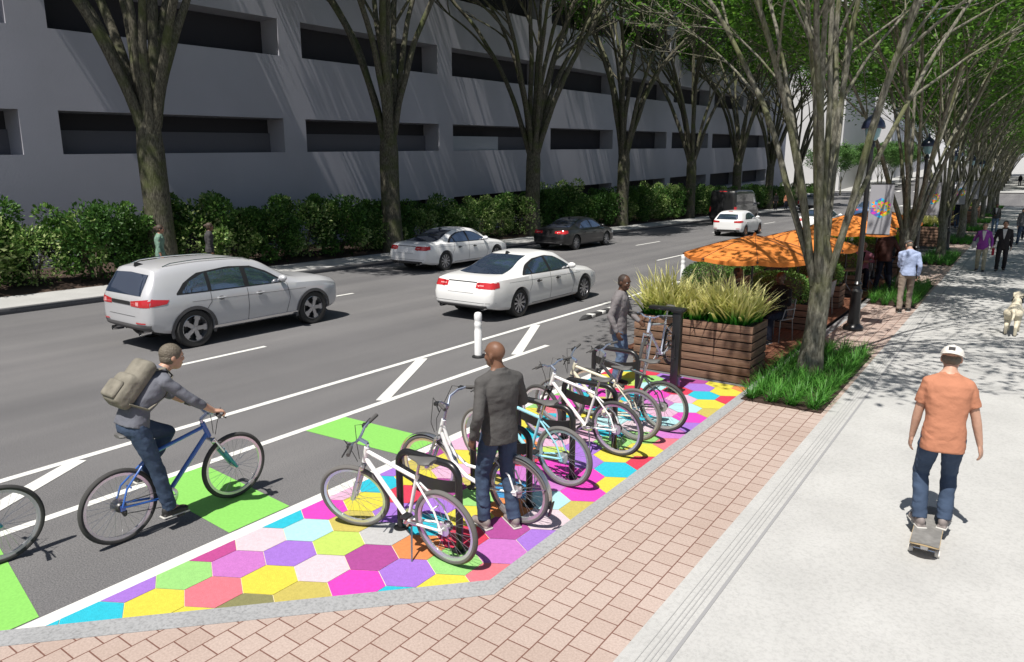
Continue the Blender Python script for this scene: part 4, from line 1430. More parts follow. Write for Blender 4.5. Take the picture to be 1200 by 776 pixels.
def make_bike(label, loc, rz, fm, style='mtb', steer=0.0, lean=0.0, tyre=M_rub, crank=0.6, barm=M_bar, forkm=None, fork2=None, kick=True, tilt=0.0, R_=.345, wb=1.10, group='bicycles at the racks', z=0.012, name='bicycle', saddle_h=.93):
    """bike heads along +y, rear contact point at y = 0"""
    t = thing(name, label, 'bicycle', (loc[0], loc[1], z), rz, group)
    t.rotation_euler = (tilt, lean, rz)
    RA, FA = V((0, 0, R_)), V((0, wb, R_))
    BB = V((0, .435, .285))
    ST = V((0, .275, .76)); 
    HT, HB = V((0, .865, .885)), V((0, .915, .745))
    hx = (HT - HB).normalized()
    forkm = forkm or M_steel
    f = MB()
    if style == 'step':
        ST = V((0, .27, .68))
        f.tube([BB, ST], .017, 10)
        p = [HB + hx * .06, V((0, .80, .58)), V((0, .66, .40)), BB]
        cur = [HB.lerp(HT, .2)]
        pts = [HB.lerp(HT, .15), V((0, .86, .63)), V((0, .78, .46)), V((0, .62, .335)), BB]
        f.tube(pts, .022, 10)
        pts2 = [HB.lerp(HT, .75), V((0, .84, .72)), V((0, .75, .55)), V((0, .60, .46)), V((0, .38, .46))]
        f.tube(pts2, .017, 10)
    else:
        f.tube([BB, ST], .017, 10)
        f.tube([ST - V((0, 0, .03)), HT - hx * .035], .0185, 10)
        f.tube([BB, HB + hx * .035], .0225, 10)
    f.tube([HB - hx * .01, HT + hx * .01], .025, 12)
    for s in (-1, 1):
        f.tube([BB + V((s * .028, -.03, 0)), RA + V((s * .062, .03, -.004)), RA + V((s * .064, 0, 0))], [.012, .011, .010], 8)
        f.tube([ST + V((s * .012, 0, -.06)), RA + V((s * .058, .06, .16)), RA + V((s * .064, 0, 0))], [.010, .009, .009], 8)
        f.box(RA + V((s * .064, .005, -.005)), (.007, .045, .05))
    f.tube([V((0, .105, .40)) + V((-.045, 0, .1)), V((0, .105, .5)) + V((.045, 0, 0))], .008, 6)
    f.tube([BB + V((-.04, 0, 0)), BB + V((.04, 0, 0))], .026, 12)
    f.build('frame', fm, t)
    # saddle and post
    sp = (ST - BB).normalized()
    stop = ST + sp * (saddle_h - .03 - ST.z) / sp.z
    m = MB(); m.tube([ST - sp * .05, stop], .0135, 8); m.tube([ST - V((0, 0, .02)), ST + V((0, 0, .012))], .021, 10)
    m.build('seat_post', M_steel, t)
    m = MB()
    rings = []
    for y, w_, h in ((-.135, .05, .03), (-.11, .078, .045), (-.04, .074, .045), (.03, .042, .038), (.10, .022, .03), (.135, .014, .02)):
        rings.append([(w_ * math.cos(2 * PI * k / 12), stop.y + y - .02, stop.z + .025 + .012 * (y < -.05) + h * .5 * math.sin(2 * PI * k / 12)) for k in range(12)])
    m.loft(rings)
    m.build('saddle', M_saddle, t, fix=True)
    # crank set
    m = MB()
    m.lathe([(.088, .046), (.092, .048), (.088, .050), (.062, .050), (.062, .046), (.088, .046)], c=BB, axis='X', seg=36, cap=False)
    for k in range(5):
        a = 2 * PI * k / 5
        m.tube([BB + V((.048, 0, 0)), BB + V((.048, .07 * math.cos(a), .07 * math.sin(a)))], .008, 6)
    for s, a in ((1, crank), (-1, crank + PI)):
        d = V((0, math.cos(a), -math.sin(a)))
        m.tube([BB + V((s * .055, 0, 0)), BB + d * .17 + V((s * .072, 0, 0))], [.013, .010], 8)
        m.box(BB + d * .17 + V((s * .122, 0, 0)), (.09, .075, .022), bev=.005, mi=1)
    m.build('crankset', [M_steel, M_trim], t)
    m = MB()
    m.tube([RA + V((.045, 0, .036)), BB + V((.048, 0, .088))], .004, 4); m.tube([RA + V((.045, .02, -.07)), BB + V((.048, 0, -.088))], .004, 4)
    m.tube([RA + V((.05, .0, -.035)), RA + V((.05, .025, -.085))], .016, 8); m.sphere(RA + V((.05, .02, -.05)), .024, 8, 6)
    m.build('chain', M_chain, t)
    if kick:
        m = MB(); m.tube([BB + V((-.04, -.07, -.02)), V((-.17, BB.y - .16, .008))], [.010, .008], 6); m.build('kickstand', M_steel, t)
    bike_wheel(t, 'wheel', RA, R_, tyre, cog=True, disc=1)
    # steering assembly turned about the head tube
    piv = bpy.data.objects.new('fork', None)
    ax = (HT - HB).normalized()
    q = Quaternion(ax, steer)
    def rt(p):
        return q @ (V(p) - HB) + HB
    m = MB()
    CR = HB - hx * .05
    lm = forkm if fork2 is None else fork2
    off = V((0, .02, 0))
    m.box(rt(CR), (.15, .05, .035), rot=(q.to_matrix() @ Matrix.Rotation(-.34, 3, 'X')), bev=.01)
    for s in (-1, 1):
        a = CR + V((s * .062, .01, 0)); b_ = FA + V((s * .058, 0, 0))
        mid = a.lerp(b_, .42)
        m.tube([rt(a + hx * .03), rt(mid)], .0145, 8, mi=0)
        m.tube([rt(mid), rt(b_ + V((0, 0, .0)))], [.021, .017], 8, mi=1)
    m.tube([rt(mid.lerp(mid, 0) * 1 + V((-.058 * 1, 0, .03)) - V((mid.x, 0, 0))), rt(V((.058, mid.y, mid.z + .03)))], .011, 6, mi=1)
    fk = m.build('fork', [forkm, lm], t)
    # stem, bar, grips, levers
    m = MB()
    rise = .10 if style != 'step' else .24
    S0 = HT + hx * .02; S1 = HT + hx * (.05 if style != 'step' else .14)
    back = -.02 if style == 'step' else .07
    S2 = S1 + V((0, back, .045))
    m.tube([rt(HT), rt(S1)], .016, 8); m.tube([rt(S1), rt(S2)], .018, 8)
    hw = .315
    if style == 'step':
        bp_ = [V((0, 0, 0)), V((.08, .02, .06)), V((.17, -.02, .10)), V((.24, -.08, .11)), V((.30, -.17, .10))]
    else:
        bp_ = [V((0, 0, 0)), V((.07, .004, .005)), V((.13, -.004, .038)), V((.20, -.018, .046)), V((hw, -.045, .05))]
    pts = [S2 + V((-p.x, p.y, p.z)) for p in reversed(bp_[1:])] + [S2 + p for p in bp_]
    m.tube([rt(p) for p in pts], .0125, 8)
    hb = m.build('handlebar', barm, t)
    for s in (-1, 1):
        a = S2 + V((s * bp_[-1].x, bp_[-1].y, bp_[-1].z)); b_ = S2 + V((s * bp_[-2].x, bp_[-2].y, bp_[-2].z))
        d = (b_ - a).normalized()
        g = MB(); g.tube([rt(a - d * .01), rt(a + d * .12)], [.018, .0165], 10); g.build('grip', M_grip, hb)
        g = MB(); c0 = a + d * .15
        g.box(rt(c0 + V((0, .02, -.01))), (.05, .045, .035), rot=q.to_matrix(), bev=.008)
        g.tube([rt(c0 + V((0, .03, -.01))), rt(a + V((0, .065, -.03)))], [.008, .006], 6)
        g.build('brake_lever', M_trim, hb)
        g = MB()
        g.tube([rt(c0 + V((0, .02, 0))), rt(c0 + V((-s * .05, .09, .02))), rt(V((s * .05, HT.y + .12, HT.z - .02))), rt(V((s * .02, HB.y + .06, HB.z)))], .0035, 5)
        g.build('brake_cable', M_trim, hb)
    fw = bike_wheel(t, 'wheel', rt(FA), R_, tyre)
    fw.rotation_mode = 'QUATERNION'; fw.rotation_quaternion = q
    if style == 'step':
        for c, rot_, a0, a1, nm in ((RA, None, -12, 195, 'rear_mudguard'), (FA, q, 15, 205, 'front_mudguard')):
            m = MB(); rows = []
            for i in range(25):
                a = R(lerp(a0, a1, i / 24))
                row = []
                for u in (-1, -.5, .5, 1):
                    rr_ = R_ + .022 - .010 * abs(u)
                    p = c + V((u * .03, rr_ * math.cos(a), rr_ * math.sin(a)))
                    row.append(rt(p) if rot_ else p)
                rows.append(row)
            m.grid(rows)
            if nm == 'rear_mudguard':
                m.tube([RA + V((-.05, 0, 0)), RA + V((-.03, -R_ * .93, .10))], .004, 5); m.tube([RA + V((.05, 0, 0)), RA + V((.03, -R_ * .93, .10))], .004, 5)
            m.build(nm, M_steel, t)
        m = MB(); rows = []
        a0 = -14
        for i in range(5):
            p = RA + V((0, -(R_ + .02) * math.cos(R(14)), -(R_ + .02) * math.sin(R(14)))) 
        m.box(RA + V((0, -(R_ + .012), -.10)), (.055, .012, .16), rot=Matrix.Rotation(.28, 3, 'X'), bev=.004); m.build('mud_flap', M_trim, t)
    return t

F_white = mat('bike_paint_white', (.80, .80, .79), .25, coat=.6)
F_cream = mat('bike_paint_cream', (.66, .62, .48), .28, coat=.5)
F_sky = mat('bike_paint_sky', (.30, .62, .72), .28, coat=.5)
F_dark = mat('bike_paint_grey', (.055, .055, .058), .3, coat=.5)
F_blue = mat('bike_paint_blue', (.035, .12, .42), .25, coat=.6)
F_teal = mat('bike_paint_teal', (.02, .22, .30), .25, coat=.6)
F_silverb = mat('bike_paint_silver', (.52, .56, .64), .25, .3, coat=.5)

HL = PI / 2          # nose towards the road (-x)
make_bike('white mountain bicycle leaning at the rack nearest the camera corner, front wheel turned', (-3.66, 4.20), HL, F_white, steer=.42, lean=-.10, crank=.9, tyre=M_rubg)
make_bike('white step-through bicycle with chrome mudguards, behind the dark jacketed person', (-3.58, 5.15), HL + .03, F_white, 'step', steer=.10, lean=-.07, tyre=M_rubg, kick=False)
make_bike('light blue bicycle just beyond the dark jacketed person', (-3.66, 6.12), HL, F_sky, steer=-.12, lean=-.09, tyre=M_rubg, forkm=M_steel)
make_bike('bright white bicycle with black tyres and dark fork, third rack', (-3.60, 7.22), HL - .02, F_white, steer=-.15, lean=-.08, forkm=F_dark)
make_bike('cream coloured bicycle between the bright white one and the dark grey one', (-3.64, 7.80), HL + .02, F_cream, steer=.30, lean=-.05, tyre=M_rubg)
make_bike('dark grey bicycle farthest along the racks, with black tyres', (-3.50, 8.32), HL, F_dark, steer=-.1, lean=-.06, forkm=F_dark)
bk = make_bike('silver bicycle hung by its saddle from the repair stand', (-4.42, 10.72), PI, F_silverb, steer=.25, lean=0, z=.27, group=None, kick=False, tilt=-.05, saddle_h=.98)
rb = make_bike('blue mountain bicycle with teal fork, being ridden in the bike lane', (-6.32, 2.76), 0, F_blue, steer=-.05, lean=0, crank=1.35, forkm=M_steel, fork2=F_teal, kick=False, group='bicycles in the bike lane', R_=.35, wb=1.16, z=.005, saddle_h=.99)
make_bike('bicycle of which only the front wheel enters the picture, on the green bar', (-6.80, .83), 0, F_blue, steer=-.05, lean=0, crank=1.35, fork2=F_teal, kick=False, group='bicycles in the bike lane', R_=.35, wb=1.16, z=.005, saddle_h=.99)

def rack(x, y, label):
    t = thing('bike_rack', label, 'bike rack', (x, y, .008), 0, 'black hoop bike racks on the painted pad')
    m = MB()
    w_, h, r = .36, .79, .13
    pts = [(-w_, 0, 0), (-w_, 0, h - r)]
    for i in range(1, 7):
        a = R(180 - 15 * i)
        pts.append((-w_ + r + r * math.cos(a), 0, h - r + r * math.sin(a)))
    for i in range(0, 7):
        a = R(90 - 15 * i)
        pts.append((w_ - r + r * math.cos(a), 0, h - r + r * math.sin(a)))
    pts.append((w_, 0, 0))
    m.tube(pts, .034, 12)
    m.build('hoop', M_black, t)
    m = MB()
    rows = []
    for i in range(13):
        u = -1 + 2 * i / 12
        z = .60 - .05 * (1 - u * u)
        rows.append([(u * (w_ - .03), -.008, z - .055), (u * (w_ - .03), .008, z - .055), (u * (w_ - .03), .008, z + .055), (u * (w_ - .03), -.008, z + .055)])
    m.loft(rows); m.build('cross_plate', M_black, t, fix=True)
    for s in (-1, 1):
        m = MB(); m.lathe([(.07, 0), (.07, .008), (.036, .010)], (s * w_, 0, 0), 16); m.build('foot_plate', M_black, t)
for y, l in ((4.42, 'black hoop rack holding the white mountain bicycle'), (5.52, 'black hoop rack behind the dark jacketed person'),
             (6.36, 'black hoop rack beside the light blue bicycle'), (7.36, 'black hoop rack beside the bright white and cream bicycles'),
             (9.10, 'black hoop rack beyond the dark grey bicycle, near the repair stand')):
    rack(-4.08 if y < 9 else -4.62, y, l)

t = thing('repair_stand', 'black bicycle repair stand with a top arm, in front of the wooden planter', 'repair stand', (-4.10, 10.12, .008))
m = MB(); m.box((0, 0, .63), (.13, .12, 1.26), bev=.012); m.build('post', M_black, t)
m = MB(); m.box((-.17, .0, 1.29), (.58, .15, .05), bev=.01); m.box((.0, 0, 1.27), (.17, .16, .05), bev=.01); m.build('hanger_arm', M_black, t)
m = MB(); m.box((0, 0, .01), (.26, .26, .02), bev=.004); m.build('base_plate', M_black, t)
m = MB(); m.tube([(0, -.06, .52), (-.2, -.06, .50)], .008, 6); m.tube([(0, .06, .8), (.02, .1, .45)], .006, 6); m.tube([(0, -.07, .9), (.0, -.08, .58), (.02, -.08, .55)], .008, 6); m.build('tool_cable', M_trim, t)
m = MB(); m.tube([(.065, -.02, .25), (.11, -.02, .25)], .014, 8); m.build('pump_valve', M_trim, t)
# ------------------------------------------------------------------ people
def skin_mat(n, c):
    return mat(n, c, .5, var=.08, vscale=30, spec=.35)
SK_dark = skin_mat('skin_deep', (.085, .042, .026))
SK_brown = skin_mat('skin_brown', (.17, .085, .052))
SK_tan = skin_mat('skin_tan', (.36, .19, .125))
SK_light = skin_mat('skin_light', (.50, .29, .205))
def cloth(n, c, var=.08, sc=9, bump=.5, bs=16):
    return mat('cloth_' + n, c, .85, var=var, vscale=sc, bump=bump, bscale=bs, spec=.2)
C_jeans = cloth('jeans', (.050, .075, .125), .25, 5)
C_jeansl = cloth('jeans_light', (.105, .155, .235), .25, 5)
C_navy = cloth('navy', (.012, .015, .028), .3)
C_jacket = cloth('jacket_grey', (.080, .077, .075))
C_lav = cloth('shirt_mauve_grey', (.175, .162, .165))
C_slate = cloth('sweater_slate', (.135, .14, .165))
C_orange = cloth('tee_orange', (.43, .185, .11), .06)
C_sky = cloth('shirt_sky', (.36, .43, .62), .12)
C_khaki = cloth('trousers_khaki', (.205, .165, .135))
C_purple = cloth('cardigan_purple', (.26, .055, .30))
C_beige = cloth('trousers_beige', (.37, .34, .25))
C_suit = cloth('suit_dark', (.030, .026, .028))
C_white = cloth('shirt_white', (.62, .60, .60), .1)
C_black = cloth('black', (.012, .012, .013))
C_leather = mat('jacket_leather', (.020, .021, .020), .5, bump=.4, bscale=20)
C_hoodie = cloth('hoodie_grey', (.15, .15, .165))
C_sage = cloth('hoodie_sage', (.17, .27, .21), .15)
C_dkgrey = cloth('dark_grey', (.055, .053, .055))
C_pink = cloth('shirt_pink', (.42, .18, .26))
C_brownj = cloth('jacket_brown', (.055, .025, .022))
C_canvas = cloth('pack_canvas', (.205, .19, .155), .25, 10)
C_red = cloth('bag_red', (.35, .03, .05))
C_shoe = mat('shoe_dark', (.025, .024, .023), .6)
C_shoeg = mat('shoe_grey', (.22, .19, .18), .7)
C_sole = mat('shoe_sole', (.45, .44, .41), .7)
C_hair = mat('hair_dark', (.014, .011, .010), .55, bump=.6, bscale=80)
C_hairb = mat('hair_brown', (.055, .034, .022), .55, bump=.6, bscale=80)
C_hairg = mat('hair_ash', (.125, .105, .078), .6, bump=.6, bscale=80)
C_stub = mat('hair_cropped', (.030, .019, .014), .7)
C_capw = cloth('cap_white', (.66, .63, .58), .08)
C_capg = cloth('cap_grey', (.11, .105, .105), .15)
M_eye = mat('eye_white', (.55, .53, .50), .3)
M_iris = mat('eye_dark', (.01, .008, .007), .3)
M_lip = mat('lips', (.20, .075, .065), .5)

def folds(vs, amp=.005, seed=0.0):
    out = []
    for p in vs:
        q = V(p)
        n1 = mnoise.noise(V((q.x * 7 + seed, q.y * 7, q.z * 15)))
        n2 = mnoise.noise(V((q.x * 14, q.y * 14 + seed, q.z * 26)))
        r = V((q.x, q.y, 0)); 
        k = amp * (1.3 * n1 + .8 * n2)
        out.append(tuple(q + V((mnoise.noise(q * 9 + V((seed, 0, 0))), mnoise.noise(q * 9 + V((0, seed, 5))), 0)) * amp * .8 + V((k, k * .7, 0)) * (1 if mnoise.noise(q * 3) > 0 else -1)))
    return out

def ik(a, b, l1, l2, pole):
    a, b, pole = V(a), V(b), V(pole)
    d = b - a
    L = d.length
    if L > (l1 + l2) * .999:
        b = a + d * ((l1 + l2) * .999 / L); d = b - a; L = d.length
    u = d / L
    x = (l1 * l1 - l2 * l2 + L * L) / (2 * L)
    h = math.sqrt(max(0, l1 * l1 - x * x))
    n = pole - u * pole.dot(u)
    n = n.normalized() if n.length > 1e-5 else u.orthogonal().normalized()
    return a + u * x + n * h, b

def limb(mb, pts, rad, seg=12, flat=1.0):
    for i in range(len(pts) - 1):
        mb.tube([pts[i], pts[i + 1]], [rad[i], rad[i + 1]], seg, True, flat=flat)
    for p, r in zip(pts, rad):
        mb.sphere(p, r, seg, 8)

def add_hand(mb, w, d, n, t, curl=.5, s=1.0):
    d = d.normalized(); t = (t - d * t.dot(d)).normalized(); n = (n - d * n.dot(d) - t * n.dot(t)).normalized()
    rot = Matrix((t, d, n)).transposed()
    mb.sphere(w + d * .046 * s, (.040 * s, .052 * s, .0165 * s), 12, 8, rot=rot)
    mb.sphere(w + d * .060 * s, (.041 * s, .034 * s, .0145 * s), 12, 8, rot=rot)
    mb.tube([w - d * .03, w + d * .03 * s], [.026 * s, .027 * s], 10, flat=.75, up=t)
    for k, (o, l) in enumerate(((.030, .072), (.0105, .082), (-.0095, .076), (-.0285, .060))):
        p = w + d * .086 * s + t * o * s
        a = 0
        pts = [p - d * .02]
        cur = p
        pts.append(cur)
        for q in range(3):
            a += curl * (.62, .85, .7)[q] * (1.0 + .06 * k)
            dr = d * math.cos(a) + n * math.sin(a) + t * o * .8 * (1 - curl)
            cur = cur + dr.normalized() * l * s * (.44, .31, .25)[q]
            pts.append(cur)
        mb.tube(pts, [.0102 * s, .0102 * s, .0095 * s, .0088 * s, .0078 * s], 8)
        mb.sphere(cur, .0078 * s, 8, 6)
    p = w + d * .022 * s + t * .030 * s
    q1 = p + (d * .62 + t * .62 + n * (.25 + .3 * curl)) * .040 * s
    q2 = q1 + (d * (.85 - .2 * curl) + t * (.25 - .5 * curl) + n * (.2 + .5 * curl)) * .034 * s
    mb.tube([p, q1, q2], [.0135 * s, .0118 * s, .0095 * s], 8); mb.sphere(q2, .0095 * s, 8, 6)

def make_person(label, loc, rz=0, pelvis=(0, 0, .95), lean=2, lean_side=0, sh_yaw=0, wrL=None, wrR=None, poleL=(-.4, -1, 0), poleR=(.4, -1, 0),
                ankL=(-.10, -.02, .085), ankR=(.10, -.02, .085), kneeL=(-.12, 1, 0), kneeR=(.12, 1, 0), toeL=(-.12, 1, 0), toeR=(.12, 1, 0),
                face_yaw=0, face_pitch=0, head_fwd=.035, skin=SK_tan, top=C_jacket, sleeve='long', bottom=C_jeans, shoe=C_shoe, hair='short', hairm=C_hair,
                scale=1.0, vox=.010, curlL=.45, curlR=.45, palmL=None, palmR=None, group=None, female=False, extra=None, belly=0.0, hem=-.10, collar=True,
                open_front=None, loose=1.0, hand_dL=None, hand_dR=None, sw_f=1.0):
    t = thing('person', label, 'person', loc, rz, group, scale)
    pel = V(pelvis)
    la, ls = R(lean), R(lean_side)
    up = V((math.sin(ls), math.sin(la) * math.cos(ls), math.cos(la) * math.cos(ls))).normalized()
    rightH = V((1, 0, 0))
    ry = R(sh_yaw)
    rightS = V((math.cos(ry), math.sin(ry), 0)); rightS = (rightS - up * rightS.dot(up)).normalized()
    fwdS = up.cross(rightS).normalized()
    up0 = (V((0, 0, 1)) * .6 + up * .4).normalized()
    wst = pel + up0 * .145
    ch = wst + up * .20
    smid = pel + up0 * .145 + up * .335
    nk = smid + up * .065 + V((0, .006, 0))
    sw = (.165 if female else .182) * sw_f
    shL, shR = smid - rightS * sw - up * .038, smid + rightS * sw - up * .038
    hw = .088
    hipL, hipR = pel + V((-hw, 0, -.035)), pel + V((hw, 0, -.035))
    wrL = V(wrL) if wrL is not None else shL + V((-.055, .03, -.53))
    wrR = V(wrR) if wrR is not None else shR + V((.055, .03, -.53))
    elL, wrL = ik(shL, wrL, .285, .255, poleL)
    elR, wrR = ik(shR, wrR, .285, .255, poleR)
    knL, anL = ik(hipL, ankL, .43, .42, kneeL)
    knR, anR = ik(hipR, ankR, .43, .42, kneeR)
    # head frame
    fy, fp = R(face_yaw), R(face_pitch)
    fd = V((-math.sin(fy) * math.cos(fp), math.cos(fy) * math.cos(fp), math.sin(fp)))
    hup = (V((0, 0, 1)) * .75 + up * .25)
    hup = (hup - fd * hup.dot(fd)).normalized()
    hr = fd.cross(hup).normalized()
    HRot = Matrix((hr, fd, hup)).transposed()
    hc = nk + (up * .5 + hup * .5) * .128 + fd * head_fwd

    wW, wD = (.128, .090) if female else (.146, .103)
    hW, hD = (.172, .118) if female else (.163, .115)
    cW, cD = (.158, .125) if female else (.178, .122)
    def torso(mb, inf, z0=None, neck=True, wf=1.0):
        rs = []
        stations = []
        if z0 is not None:
            stations.append((pel + up0 * z0, rightH, hW + .004, hD + .002))
        else:
            stations += [(pel - up0 * .095, rightH, .12, .085), (pel - up0 * .06, rightH, hW * .96, hD * .95)]
        stations += [(pel + up0 * .02, rightH, hW, hD), (wst, (rightH + rightS).normalized(), wW * wf, wD * wf + belly),
                     (wst.lerp(ch, .5), (rightH + rightS * 2).normalized(), lerp(wW, cW, .6) * wf, lerp(wD, cD, .6) * wf + belly * .7), (ch, rightS, cW, cD),
                     (ch.lerp(smid, .6), rightS, cW * 1.03, cD * .93), (smid - up * .02, rightS, cW * .88, cD * .80), (smid + up * .022, rightS, cW * .58, cD * .66)]
        if neck:
            stations += [(nk, rightS, .064, .062)]
        else:
            stations += [(smid + up * .055, rightS, .080, .072)]
        for i, (c, r, w_, d_) in enumerate(stations):
            a = stations[max(0, i - 1)][0]; b = stations[min(len(stations) - 1, i + 1)][0]
            tn = (b - a).normalized()
            r = (r - tn * r.dot(tn)).normalized(); f = tn.cross(r)
            ring = []
            for k in range(24):
                an = 2 * PI * k / 24
                ca, sa = math.cos(an), math.sin(an)
                ca = math.copysign(abs(ca) ** .85, ca); sa = math.copysign(abs(sa) ** .85, sa)
                ring.append(c + r * ca * (w_ + inf) + f * sa * (d_ + inf))
            rs.append(ring)
        mb.loft(rs)

    # ---- the body: one continuous skin
    b = MB()
    torso(b, -.012)
    b.tube([smid + up * .02, hc - hup * .05 - fd * .012], [.060, .054], 14)
    b.sphere(hc + hup * .032 - fd * .008, (.0755, .096, .087), 18, 12, rot=HRot)
    b.sphere(hc - hup * .025 + fd * .014, (.064, .079, .090), 18, 12, rot=HRot)
    b.sphere(hc - hup * .078 + fd * .036, (.047, .052, .038), 14, 10, rot=HRot)
    b.sphere(hc - hup * .012 + fd * .094, (.0125, .018, .024), 10, 8, rot=HRot)
    b.sphere(hc + hup * .010 + fd * .086, (.008, .013, .026), 10, 8, rot=HRot)
    b.sphere(hc + hup * .034 + fd * .073, (.054, .019, .013), 12, 8, rot=HRot)
    b.sphere(hc - hup * .058 + fd * .083, (.024, .012, .013), 12, 8, rot=HRot)
    for s in (-1, 1):
        b.sphere(hc + hr * s * .077 - hup * .006 - fd * .012, (.011, .021, .031), 10, 8, rot=HRot)
        b.sphere(hc + hr * s * .042 - hup * .024 + fd * .058, (.024, .022, .024), 10, 8, rot=HRot)
    for s, sh, el, wr in ((-1, shL, elL, wrL), (1, shR, elR, wrR)):
        fm = el.lerp(wr, .28)
        limb(b, [sh, sh.lerp(el, .35), el, fm, wr], [.056, .050, .040, .0405, .026])
        limb(b, [smid + rightS * s * .06 - up * .015, sh], [.066, .054]); b.tube([nk - up * .005 + rightS * s * .02, sh.lerp(smid, .35) + up * .022], [.05, .03], 10)
    for s, hp, kn, an, toe in ((-1, hipL, knL, anL, toeL), (1, hipR, knR, anR, toeR)):
        cf = kn.lerp(an, .3)
        limb(b, [hp, hp.lerp(kn, .4), kn, cf, an], [.082, .074, .053, .054, .036])
        td = V(toe).normalized()
        limb(b, [an - V((0, 0, .03)), an - V((0, 0, .045)) + td * .13], [.034, .026])
    for s, el, wr, cu, pm, hd in ((-1, elL, wrL, curlL, palmL, hand_dL), (1, elR, wrR, curlR, palmR, hand_dR)):
        d = V(hd).normalized() if hd is not None else (wr - el).normalized()
        n = V(pm) if pm is not None else V((-s, 0, 0)) + V((0, .2, 0))
        th = d.cross(n) * s
        if th.dot(V((0, 1, 0)) + fd * .2) < 0 and pm is None:
            th = -th
        add_hand(b, wr, d, n, th, cu)
    vs, fs = remesh(b, vox, 2)
    bv = BVHTree.FromPolygons([V(p) for p in vs], fs)
    o = MB(); o.add(vs, fs, 0)
    for s in (-1, 1):
        e = hc + hr * s * .0305 + hup * .012
        h = bv.ray_cast(e + fd * .3, -fd)
        p = h[0] if h[0] else e + fd * .08
        o.sphere(p - fd * .006, (.0145, .011, .0085), 10, 8, 1, HRot)
        o.sphere(p + fd * .001, (.0065, .0055, .0075), 8, 6, 2, HRot)
        h = bv.ray_cast(e + hup * .021 + fd * .3, -fd)
        if h[0]:
            o.sphere(h[0] - hr * s * -.001, (.019, .005, .0045), 8, 6, 2, HRot)
    h = bv.ray_cast(hc - hup * .056 + fd * .3, -fd)
    if h[0]:
        o.sphere(h[0] - fd * .002, (.023, .006, .0075), 10, 6, 3, HRot)
    o.build('body', [skin, M_eye, M_iris, M_lip], t, angle=180)

    # ---- clothes
    c = MB()
    torso(c, .010, hem, False, loose)
    for s, sh, el, wr in ((-1, shL, elL, wrL), (1, shR, elR, wrR)):
        limb(c, [smid + rightS * s * .07 - up * .012, sh], [.074, .063]); c.tube([nk - up * .02 + rightS * s * .02, sh.lerp(smid, .3) + up * .020], [.056, .040], 10)
        if sleeve == 'long':
            limb(c, [sh, sh.lerp(el, .35), el, el.lerp(wr, .4), el.lerp(wr, .93)], [.062, .057, .050, .048, .037])
        elif sleeve == 'elbow':
            limb(c, [sh, sh.lerp(el, .35), el, el.lerp(wr, .42)], [.062, .056, .050, .048])
        elif sleeve == 'short':
            c.tube([sh, sh.lerp(el, .30), sh.lerp(el, .68)], [.062, .063, .064], 14)
            c.sphere(sh, .062, 12, 8)
    if collar:
        c.tube([smid + up * .045, nk + up * .012], [.074, .067], 14)
    vs, fs = remesh(c, vox, 2)
    vs = folds(vs, .0055, pel.z * 7 + loc[1])
    o = MB(); o.add(vs, fs)
    tp = o.build('top', top, t, angle=180)
    if open_front:
        # shirt front showing between the lapels
        tv = BVHTree.FromPolygons([V(p) for p in vs], fs)
        rows = []
        for i in range(9):
            q = i / 8
            cpt = (smid + up * .035).lerp(wst.lerp(ch, .1), q)
            w_ = .060 * (1 - q) ** .8 + .004
            row = []
            for k in range(7):
                e = cpt + rightS * w_ * (k / 3 - 1)
                h = tv.ray_cast(e + fwdS * .6, -fwdS)
                row.append((h[0] if h[0] else e + fwdS * .1) + fwdS * .006)
            rows.append(row)
        o = MB(); o.grid(rows); o.build('shirt_front', open_front, tp)
    c = MB()
    rs = []
    limb(c, [pel + V((-.045, 0, -.03)), pel + V((.045, 0, -.03))], [.118, .118], 14)
    rr0 = []
    for (cc, w_, d_) in ((pel - up0 * .085, .135, .105), (pel - up0 * .02, hW + .004, hD + .003), (pel + up0 * .07, lerp(hW, wW, .55) + .004, lerp(hD, wD, .55) + .003)):
        f = up0.cross(rightH).normalized()
        rr0.append([cc + rightH * math.cos(2 * PI * k / 20) * w_ + f * math.sin(2 * PI * k / 20) * d_ for k in range(20)])
    c.loft(rr0)
    for hp, kn, an in ((hipL, knL, anL), (hipR, knR, anR)):
        cf = kn.lerp(an, .35)
        c.tube([kn.lerp(an, .5), an + V((0, 0, -.01))], [.066, .062], 14)
        limb(c, [hp, hp.lerp(kn, .4), kn, cf], [.094, .088, .069, .067])
        c.tube([cf, kn.lerp(an, .86), an + (an - kn).normalized() * .015], [.067, .061, .064], 14)
    vs, fs = remesh(c, vox, 2)
    vs = folds(vs, .0065, loc[0])
    o = MB(); o.add(vs, fs)
    o.build('trousers', bottom, t, angle=180)
    for an, toe in ((anL, toeL), (anR, toeR)):
        td = V(toe).normalized(); sd = td.cross(V((0, 0, 1))).normalized(); un = sd.cross(td).normalized()
        rot = Matrix((sd, td, un)).transposed()
        c = MB()
        base = an - un * .055
        c.sphere(base + td * .045 + un * .008, (.044, .125, .036), 14, 10, rot=rot)
        c.sphere(base + td * .12 + un * .002, (.046, .058, .030), 14, 10, rot=rot)
        c.sphere(base - td * .03 + un * .024, (.039, .050, .052), 14, 10, rot=rot)
        c.box(base + td * .045 - un * .016, (.078, .24, .02), rot=rot, bev=.008)
        vs, fs = remesh(c, max(.008, vox * .8), 1)
        o = MB()
        o.add(vs, fs)
        bse = len(o.v)
        o.box(base + td * .045 - un * .028, (.088, .262, .018), rot=rot, mi=1, bev=.008)
        o.build('shoe', [shoe, C_sole], t, angle=60)
    # ---- hair or head covering
    c = MB()
